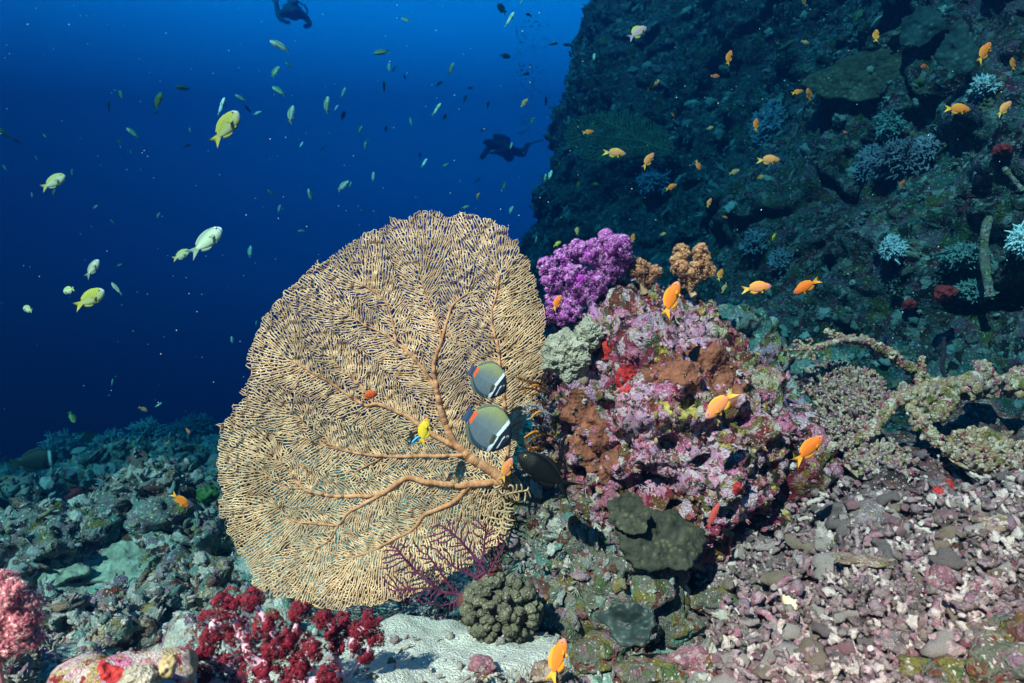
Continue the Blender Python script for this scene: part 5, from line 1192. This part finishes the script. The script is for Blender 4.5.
# the school: kind, px, py, length, heading, distance
SCHOOL = [('white_chromis', 280, 46, 20, 155), ('green_chromis', 275, 72, 16, 72), ('green_chromis', 289, 65, 8, 140), ('green_chromis', 279, 91, 17, 146), ('white_chromis', 291, 115, 20, 80), ('olive_chromis', 121, 95, 13, 125),
 ('olive_chromis', 158, 101, 18, 63), ('olive_chromis', 183, 88, 13, 175), ('white_chromis', 221, 107, 20, 62), ('green_chromis', 241, 98, 12, 150), ('dark_chromis', 248, 109, 8, 130), ('white_chromis', 257, 113, 9, 30), ('white_chromis', 190, 130, 7, 115),
 ('green_chromis', 133, 133, 14, 138), ('olive_chromis', 119, 142, 7, 120), ('white_chromis', 131, 152, 5, 110), ('olive_chromis', 5, 134, 12, 125), ('dark_chromis', 17, 141, 8, 150), ('green_chromis', 45, 136, 6, 130), ('green_chromis', 37, 159, 6, 110),
 ('green_chromis', 5, 168, 7, 120), ('white_chromis', 72, 173, 8, 68), ('white_chromis', 32, 195, 6, 100), ('white_chromis', 54, 193, 8, 55), ('dark_chromis', 109, 107, 12, 90), ('dark_chromis', 187, 146, 9, 32), ('green_chromis', 271, 193, 9, 130),
 ('dark_chromis', 156, 113, 6, 20), ('white_chromis', 95, 207, 7, 35), ('white_chromis', 158, 216, 8, 50), ('green_chromis', 113, 222, 6, 125), ('green_chromis', 119, 265, 6, 30), ('white_chromis', 250, 252, 13, 87), ('white_chromis', 279, 209, 9, 68),
 ('white_chromis', 302, 231, 8, 180), ('green_chromis', 256, 324, 7, 70), ('white_chromis', 232, 340, 8, 92), ('green_chromis', 406, 20, 12, 150), ('green_chromis', 382, 52, 17, 184), ('white_chromis', 389, 68, 10, 90), ('dark_chromis', 394, 69, 8, 60),
 ('dark_chromis', 384, 87, 11, 90), ('dark_chromis', 405, 77, 5, 120), ('green_chromis', 343, 93, 11, 58), ('white_chromis', 327, 106, 17, 77), ('white_chromis', 336, 108, 8, 60), ('dark_chromis', 343, 116, 10, 60), ('green_chromis', 360, 130, 9, 58), ('green_chromis', 367, 140, 6, 20),
 ('white_chromis', 365, 146, 8, 75), ('dark_chromis', 386, 129, 7, 75), ('white_chromis', 301, 145, 8, 72), ('dark_chromis', 321, 150, 8, 58), ('green_chromis', 411, 122, 10, 100), ('green_chromis', 436, 110, 16, 50), ('green_chromis', 451, 69, 12, 64), ('dark_chromis', 439, 84, 9, 40),
 ('dark_chromis', 445, 117, 8, 80), ('dark_chromis', 465, 99, 10, 70), ('dark_chromis', 470, 88, 6, 0), ('dark_chromis', 488, 105, 7, 70), ('dark_chromis', 483, 130, 7, 22), ('dark_chromis', 505, 56, 12, -15), ('dark_chromis', 526, 74, 8, 30), ('dark_chromis', 502, 9, 17, 122),
 ('green_chromis', 509, 20, 19, 58), ('dark_chromis', 529, 15, 7, 160), ('white_chromis', 521, 2, 7, 60), ('anthias_dull', 524, 103, 11, 45), ('dark_chromis', 546, 101, 9, 88), ('olive_chromis', 532, 121, 8, 80), ('green_chromis', 511, 146, 8, 75), ('white_chromis', 424, 163, 11, 60),
 ('green_chromis', 445, 165, 8, 30), ('dark_chromis', 420, 155, 7, 78), ('white_chromis', 373, 177, 11, 85), ('white_chromis', 343, 186, 16, 50), ('green_chromis', 350, 185, 7, 62), ('white_chromis', 310, 195, 12, 95), ('dark_chromis', 478, 180, 7, 40), ('olive_chromis', 504, 186, 9, 75),
 ('anthias_dull', 478, 196, 7, 60), ('green_chromis', 465, 207, 9, 20), ('white_chromis', 511, 210, 10, 65), ('green_chromis', 363, 211, 6, 140), ('olive_chromis', 72, 417, 15, -48), ('anthias_dull', 143, 409, 10, -30), ('green_chromis', 158, 405, 7, 40), ('green_chromis', 112, 383, 8, 88),
 ('dark_chromis', 553, 44, 10, 20), ('dark_chromis', 567, 45, 8, 175), ('white_chromis', 594, 57, 9, 85), ('green_chromis', 536, 240, 7, 80),
 ('anthias', 729, 58, 16, 76), ('anthias_red', 715, 76, 9, -10), ('anthias_dull', 653, 85, 14, 32), ('anthias_red', 673, 115, 5, -40), ('anthias_dull', 710, 128, 8, 20), ('anthias', 756, 125, 15, 80), ('anthias_dull', 734, 172, 11, 20), ('anthias_dull', 761, 177, 10, 18),
 ('anthias', 588, 132, 13, 14), ('olive_chromis', 593, 125, 7, 75), ('anthias_red', 698, 165, 11, -68), ('anthias', 671, 187, 13, 24), ('white_chromis', 550, 175, 11, 72), ('green_chromis', 545, 178, 9, 80), ('olive_chromis', 559, 166, 7, 84), ('olive_chromis', 578, 186, 8, 86), ('olive_chromis', 595, 184, 8, 2),
 ('anthias_pink', 709, 203, 10, 70), ('anthias', 797, 92, 14, 20), ('anthias', 809, 95, 13, 112), ('anthias', 876, 36, 15, 80), ('anthias_red', 925, 67, 12, 190), ('anthias_dull', 805, 42, 9, -20), ('anthias', 1013, 64, 15, 86), ('anthias_red', 902, 184, 8, 70), ('anthias_red', 845, 132, 5, -40), ('anthias_dull', 804, 2, 10, 120),
 ('yellow_fish', 774, 237, 8, 60), ('yellow_fish', 557, 244, 9, 30), ('anthias', 633, 238, 10, 80), ('anthias_dull', 577, 231, 9, 82), ('anthias_dull', 663, 234, 7, 20), ('anthias', 720, 275, 14, 66), ('anthias_dull', 724, 289, 11, 64), ('anthias', 725, 217, 6, -20),
 ('anthias_red', 188, 431, 7, -50), ('anthias_dull', 90, 498, 11, 88), ('olive_chromis', 133, 444, 7, 80), ('olive_chromis', 108, 475, 7, -45), ('anthias_dull', 167, 444, 7, 30)]
WORDS = {'white_chromis': 'silvery white', 'green_chromis': 'green backed', 'olive_chromis': 'olive green', 'dark_chromis': 'dark blackish', 'anthias': 'orange', 'anthias_red': 'red orange', 'anthias_dull': 'dull orange brown', 'anthias_pink': 'pinkish orange', 'yellow_fish': 'yellow'}
MARKS = [('the upper far diver', 290, 14), ('the lower far diver', 503, 151), ('the large yellow damselfish', 225, 128), ('the large silvery damselfish', 205, 242), ('the deep bodied yellow damselfish', 89, 299), ('the high pale yellow damselfish', 53, 182),
         ('the top of the tan fan', 430, 212), ('the sideways fan on the cliff', 620, 138), ('the tall pale blue soft coral', 766, 128), ('the brown cliff ledge', 915, 60), ('the purple soft coral', 585, 275), ('the forked orange soft coral', 692, 268), ('the crest of the lower left reef', 120, 440), ('the pink and white fish by the cliff top', 637, 33)]
OCT = ['right of', 'up right of', 'above', 'up left of', 'left of', 'down left of', 'below', 'down right of']; ORD = ['nearest', 'second nearest', 'third nearest', 'fourth nearest', 'fifth nearest', 'sixth nearest', 'seventh nearest', 'eighth nearest']
HEAD = ['facing right', 'nose up right', 'nose up', 'nose up left', 'facing left', 'nose down left', 'nose down', 'nose down right']
sect = {}
for i, (kd, px, py, ln, an) in enumerate(SCHOOL):
    m = min(range(len(MARKS)), key=lambda q: math.hypot(MARKS[q][1] - px, MARKS[q][2] - py)); dx, dy = px - MARKS[m][1], MARKS[m][2] - py
    sect.setdefault((m, int(round(math.degrees(math.atan2(dy, dx)) / 45)) % 8, WORDS[kd]), []).append((math.hypot(dx, dy), i))
LAB = {}
for (m, oc, w_), lst in sect.items():
    for r, (_, i) in enumerate(sorted(lst)):
        kd, px, py, ln, an = SCHOOL[i]; size = 'tiny' if ln < 9 else 'small'
        rank = '' if len(lst) == 1 else (ORD[r] + ' ')
        LAB[i] = f"{rank}{size} {w_} fish {OCT[oc]} {MARKS[m][0]}, {HEAD[int(round(an / 45)) % 8]}"
        if len(LAB[i].split()) > 16: LAB[i] = LAB[i].rsplit(',', 1)[0]
        if len(LAB[i].split()) > 16: LAB[i] = LAB[i].replace('of the ', 'of ').replace('deep bodied ', 'low ')
        if len(LAB[i].split()) > 16: LAB[i] = LAB[i].replace('silvery white', 'white').replace('green backed', 'green').replace('dark blackish', 'blackish')
g = np.random.default_rng(2024)
for i, (kd, px, py, ln, an) in enumerate(SCHOOL):
    anth = kd.startswith('anthias') or kd == 'yellow_fish'
    Y = (2.1 if anth else 2.6) + (20 - ln) * (.05 if anth else .12) * g.uniform(.7, 1.2)
    if py > 400: Y = min(Y, 3.2)
    if kd == 'dark_chromis': Y += 1.6
    if anth and px > 560:
        Pc_, _n = cliff_at(px, py); Y = min(Y, Pc_[1] - .35)
    put(kd, px, py, ln, an, Y, LAB[i], name='anthias' if anth else 'chromis', group='orange reef fish before the cliff' if anth else 'small fish schooling in the blue water', yaw=g.uniform(-30, 30), roll=g.uniform(-20, 50) if not anth else g.uniform(-10, 20))

# ------------------------------------------------------------------ two divers far off in the blue
def mesh_mat(name, c, rough=.6): t = NT(name); t.bsdf(c, rough, .3); return t.m
M['suit'] = mesh_mat('wetsuit', (.10, .12, .15)); M['tank'] = mesh_mat('tank', (.25, .26, .27), .35); M['finrub'] = mesh_mat('fin_rubber', (.30, .34, .30)); M['skin'] = mesh_mat('skin', (.45, .28, .2)); M['glass'] = mesh_mat('mask_glass', (.05, .07, .08), .1)
def diver(px, py, Y, yaw, pitch, label, seed):
    g = np.random.default_rng(seed); o = thing('person', label, 'diver', at(px, py, Y))
    J = [((0, 0, 0), .15), ((.25, 0, .02), .15), ((.46, 0, .03), .15), ((.58, 0, .06), .075), ((.70, 0, .08), .10), ((.80, 0, .06), .085),
         ((.46, .18, .02), .08), ((.52, .34, -.12), .055), ((.74, .20, -.18), .045), ((.84, .14, -.16), .04), ((.46, -.18, .02), .08), ((.52, -.34, -.12), .055), ((.74, -.20, -.18), .045), ((.84, -.14, -.16), .04),
         ((-.10, .11, -.02), .105), ((-.48, .16, -.10), .075), ((-.80, .14, .16), .055), ((-.92, .14, .20), .045), ((-.10, -.11, -.02), .105), ((-.48, -.18, -.12), .075), ((-.78, -.20, .10), .055), ((-.90, -.20, .14), .045)]
    E = [(0, 1), (1, 2), (2, 3), (3, 4), (4, 5), (2, 6), (6, 7), (7, 8), (8, 9), (2, 10), (10, 11), (11, 12), (12, 13), (0, 14), (14, 15), (15, 16), (16, 17), (0, 18), (18, 19), (19, 20), (20, 21)]
    me = bpy.data.meshes.new('body'); me.from_pydata([j for j, _ in J], E, []); me.update(); ob = bpy.data.objects.new('body', me); COL.objects.link(ob); ob.parent = o; me.materials.append(M['suit'])
    sk = ob.modifiers.new('skin', 'SKIN'); sub = ob.modifiers.new('subdivision', 'SUBSURF'); sub.levels = sub.render_levels = 1
    for v, (_, r) in zip(me.skin_vertices[0].data, J): v.radius = (r, r); v.use_root = False
    me.skin_vertices[0].data[0].use_root = True
    def part(nm, b, mt): q = b.build(nm, M[mt]); q.parent = o; return q
    b = MB(); x = np.array([-.16, -.14, -.08, .30, .38, .42, .46]); b.tube(np.stack([x, 0 * x, 0 * x + .24], -1), [.05, .085, .09, .09, .07, .03, .03], 14); part('tank', b, 'tank')
    b = MB(); V, Fc = lumpy(3, .15, 2, seed); b.add(V * np.array([.26, .20, .15]) + np.array([.2, 0, .06]), Fc); part('buoyancy_vest', b, 'suit')
    b = MB(); V, Fc = ico(2); b.add(V * np.array([.05, .085, .05]) + np.array([.80, 0, .085]), Fc); part('mask', b, 'glass')
    b = MB(); b.tube(smooth_path([(.44, .03, .26), (.55, .18, .2), (.72, .2, .08), (.80, .03, .0)], 14), .018, 6); part('hose', b, 'suit')
    for sy, (ax, ay, az) in ((1, (-.92, .14, .20)), (-1, (-.90, -.20, .14))):
        b = MB(); u = np.linspace(0, 1, 8); wd = np.interp(u, [0, .2, 1], [.05, .08, .12]); A = np.stack([ax - u * .55, ay - wd, az + .12 * u], -1); B_ = np.stack([ax - u * .55, ay + wd, az + .12 * u], -1); th_ = np.array([0, 0, .015])
        V = np.vstack([A + th_, B_ + th_, B_ - th_, A - th_]); Q = [(r * 8 + k, r * 8 + k + 1, ((r + 1) % 4) * 8 + k + 1, ((r + 1) % 4) * 8 + k) for r in range(4) for k in range(7)]; b.add(V, Q); part('swim_fin', b, 'finrub')
    o.scale = (1.25,) * 3; o.rotation_euler = (R(8 * (seed % 3 - 1)), R(pitch), R(yaw)); return o
diver(291, 13, 18.4, -62, 26, 'dark scuba diver with pale fins swimming at the top of the blue', 1)
diver(506, 150, 18.4, -118, 8, 'dim scuba diver hovering beside the cliff edge', 2)
b = MB(); V, Fc = lumpy(3, .1, 2, 3); P_ = at(493, 152, 17.6); b.add(P_ + V * np.array([.10, .08, .06]), Fc); b.tube([P_, P_ + np.array([.12, .1, -.02]), P_ + np.array([.25, .2, -.03])], .03, 6); tag(b.build('dive_slate', mesh_mat('pale_plastic', (.7, .75, .78), .4), loc=P_), 'pale camera housing held out by the dim diver', 'camera')
# drifting specks and a few exhaled bubbles
n = 420; px, py = rng.uniform(0, 1024, n), rng.uniform(0, 420, n); Yp = rng.uniform(1.0, 4.0, n); V, Fc = ico(1)
P = np.stack([(px - 512) / F * Yp, Yp, (341.5 - py) / F * Yp], -1); s = Yp * rng.uniform(.0003, .0010, n); b = MB(); b.inst(V, Fc, np.eye(3)[None] * s[:, None, None], P)
tag(b.build('drifting_specks', mesh_mat('speck', (.6, .65, .65), .7)), 'tiny pale specks drifting in the water', 'specks', kind='stuff')
n = 110; yb = rng.uniform(20, 138, n); xb = 527 + rng.normal(size=n) * (3 + (138 - yb) * .06); P = np.array([at(a_, c_, 16.5) for a_, c_ in zip(xb, yb)]); V, Fc = ico(2)
b = MB(); b.inst(V * np.array([1, 1, .7]), Fc, np.eye(3)[None] * rng.uniform(.008, .035, n)[:, None, None], P); tag(b.build('bubbles', mesh_mat('bubble', (.5, .6, .65), .1)), 'column of bubbles rising from the dim diver', 'bubbles', kind='stuff')
# ------------------------------------------------------------------ the water itself
bm = bmesh.new(); bmesh.ops.create_cube(bm, size=1)
lo, hi = np.array([-17.5, -.35, -8.0]), np.array([17.5, 19.6, 7.0])
for v in bm.verts: v.co = Vector([(lo + hi)[k] / 2 + v.co[k] * (hi - lo)[k] for k in range(3)])
me = bpy.data.meshes.new('haze'); bm.to_mesh(me); bm.free()
HZ = bpy.data.objects.new('haze', me); COL.objects.link(HZ); tag(HZ, 'blue sea water filling the whole scene', 'water haze', kind='stuff')
hm = bpy.data.materials.new('water_haze'); hm.use_nodes = True; hn = hm.node_tree; hn.nodes.clear()
ho = hn.nodes.new('ShaderNodeOutputMaterial'); pv = hn.nodes.new('ShaderNodeVolumePrincipled')
# Principled Volume: scatter = density*color, absorption = density*(1-color)*(1-sqrt(absorption color))
dens = 0.5
sc_ = np.array(HAZE_SCATTER) / dens; ab_ = np.array(HAZE_ABSORB) / dens
pv.inputs['Density'].default_value = dens; pv.inputs['Color'].default_value = (*sc_, 1)
pv.inputs['Absorption Color'].default_value = (*[max(0.0, 1 - a / (1 - s)) ** 2 for a, s in zip(ab_, sc_)], 1)
pv.inputs['Anisotropy'].default_value = .6
hn.links.new(pv.outputs[0], ho.inputs['Volume']); me.materials.append(hm)
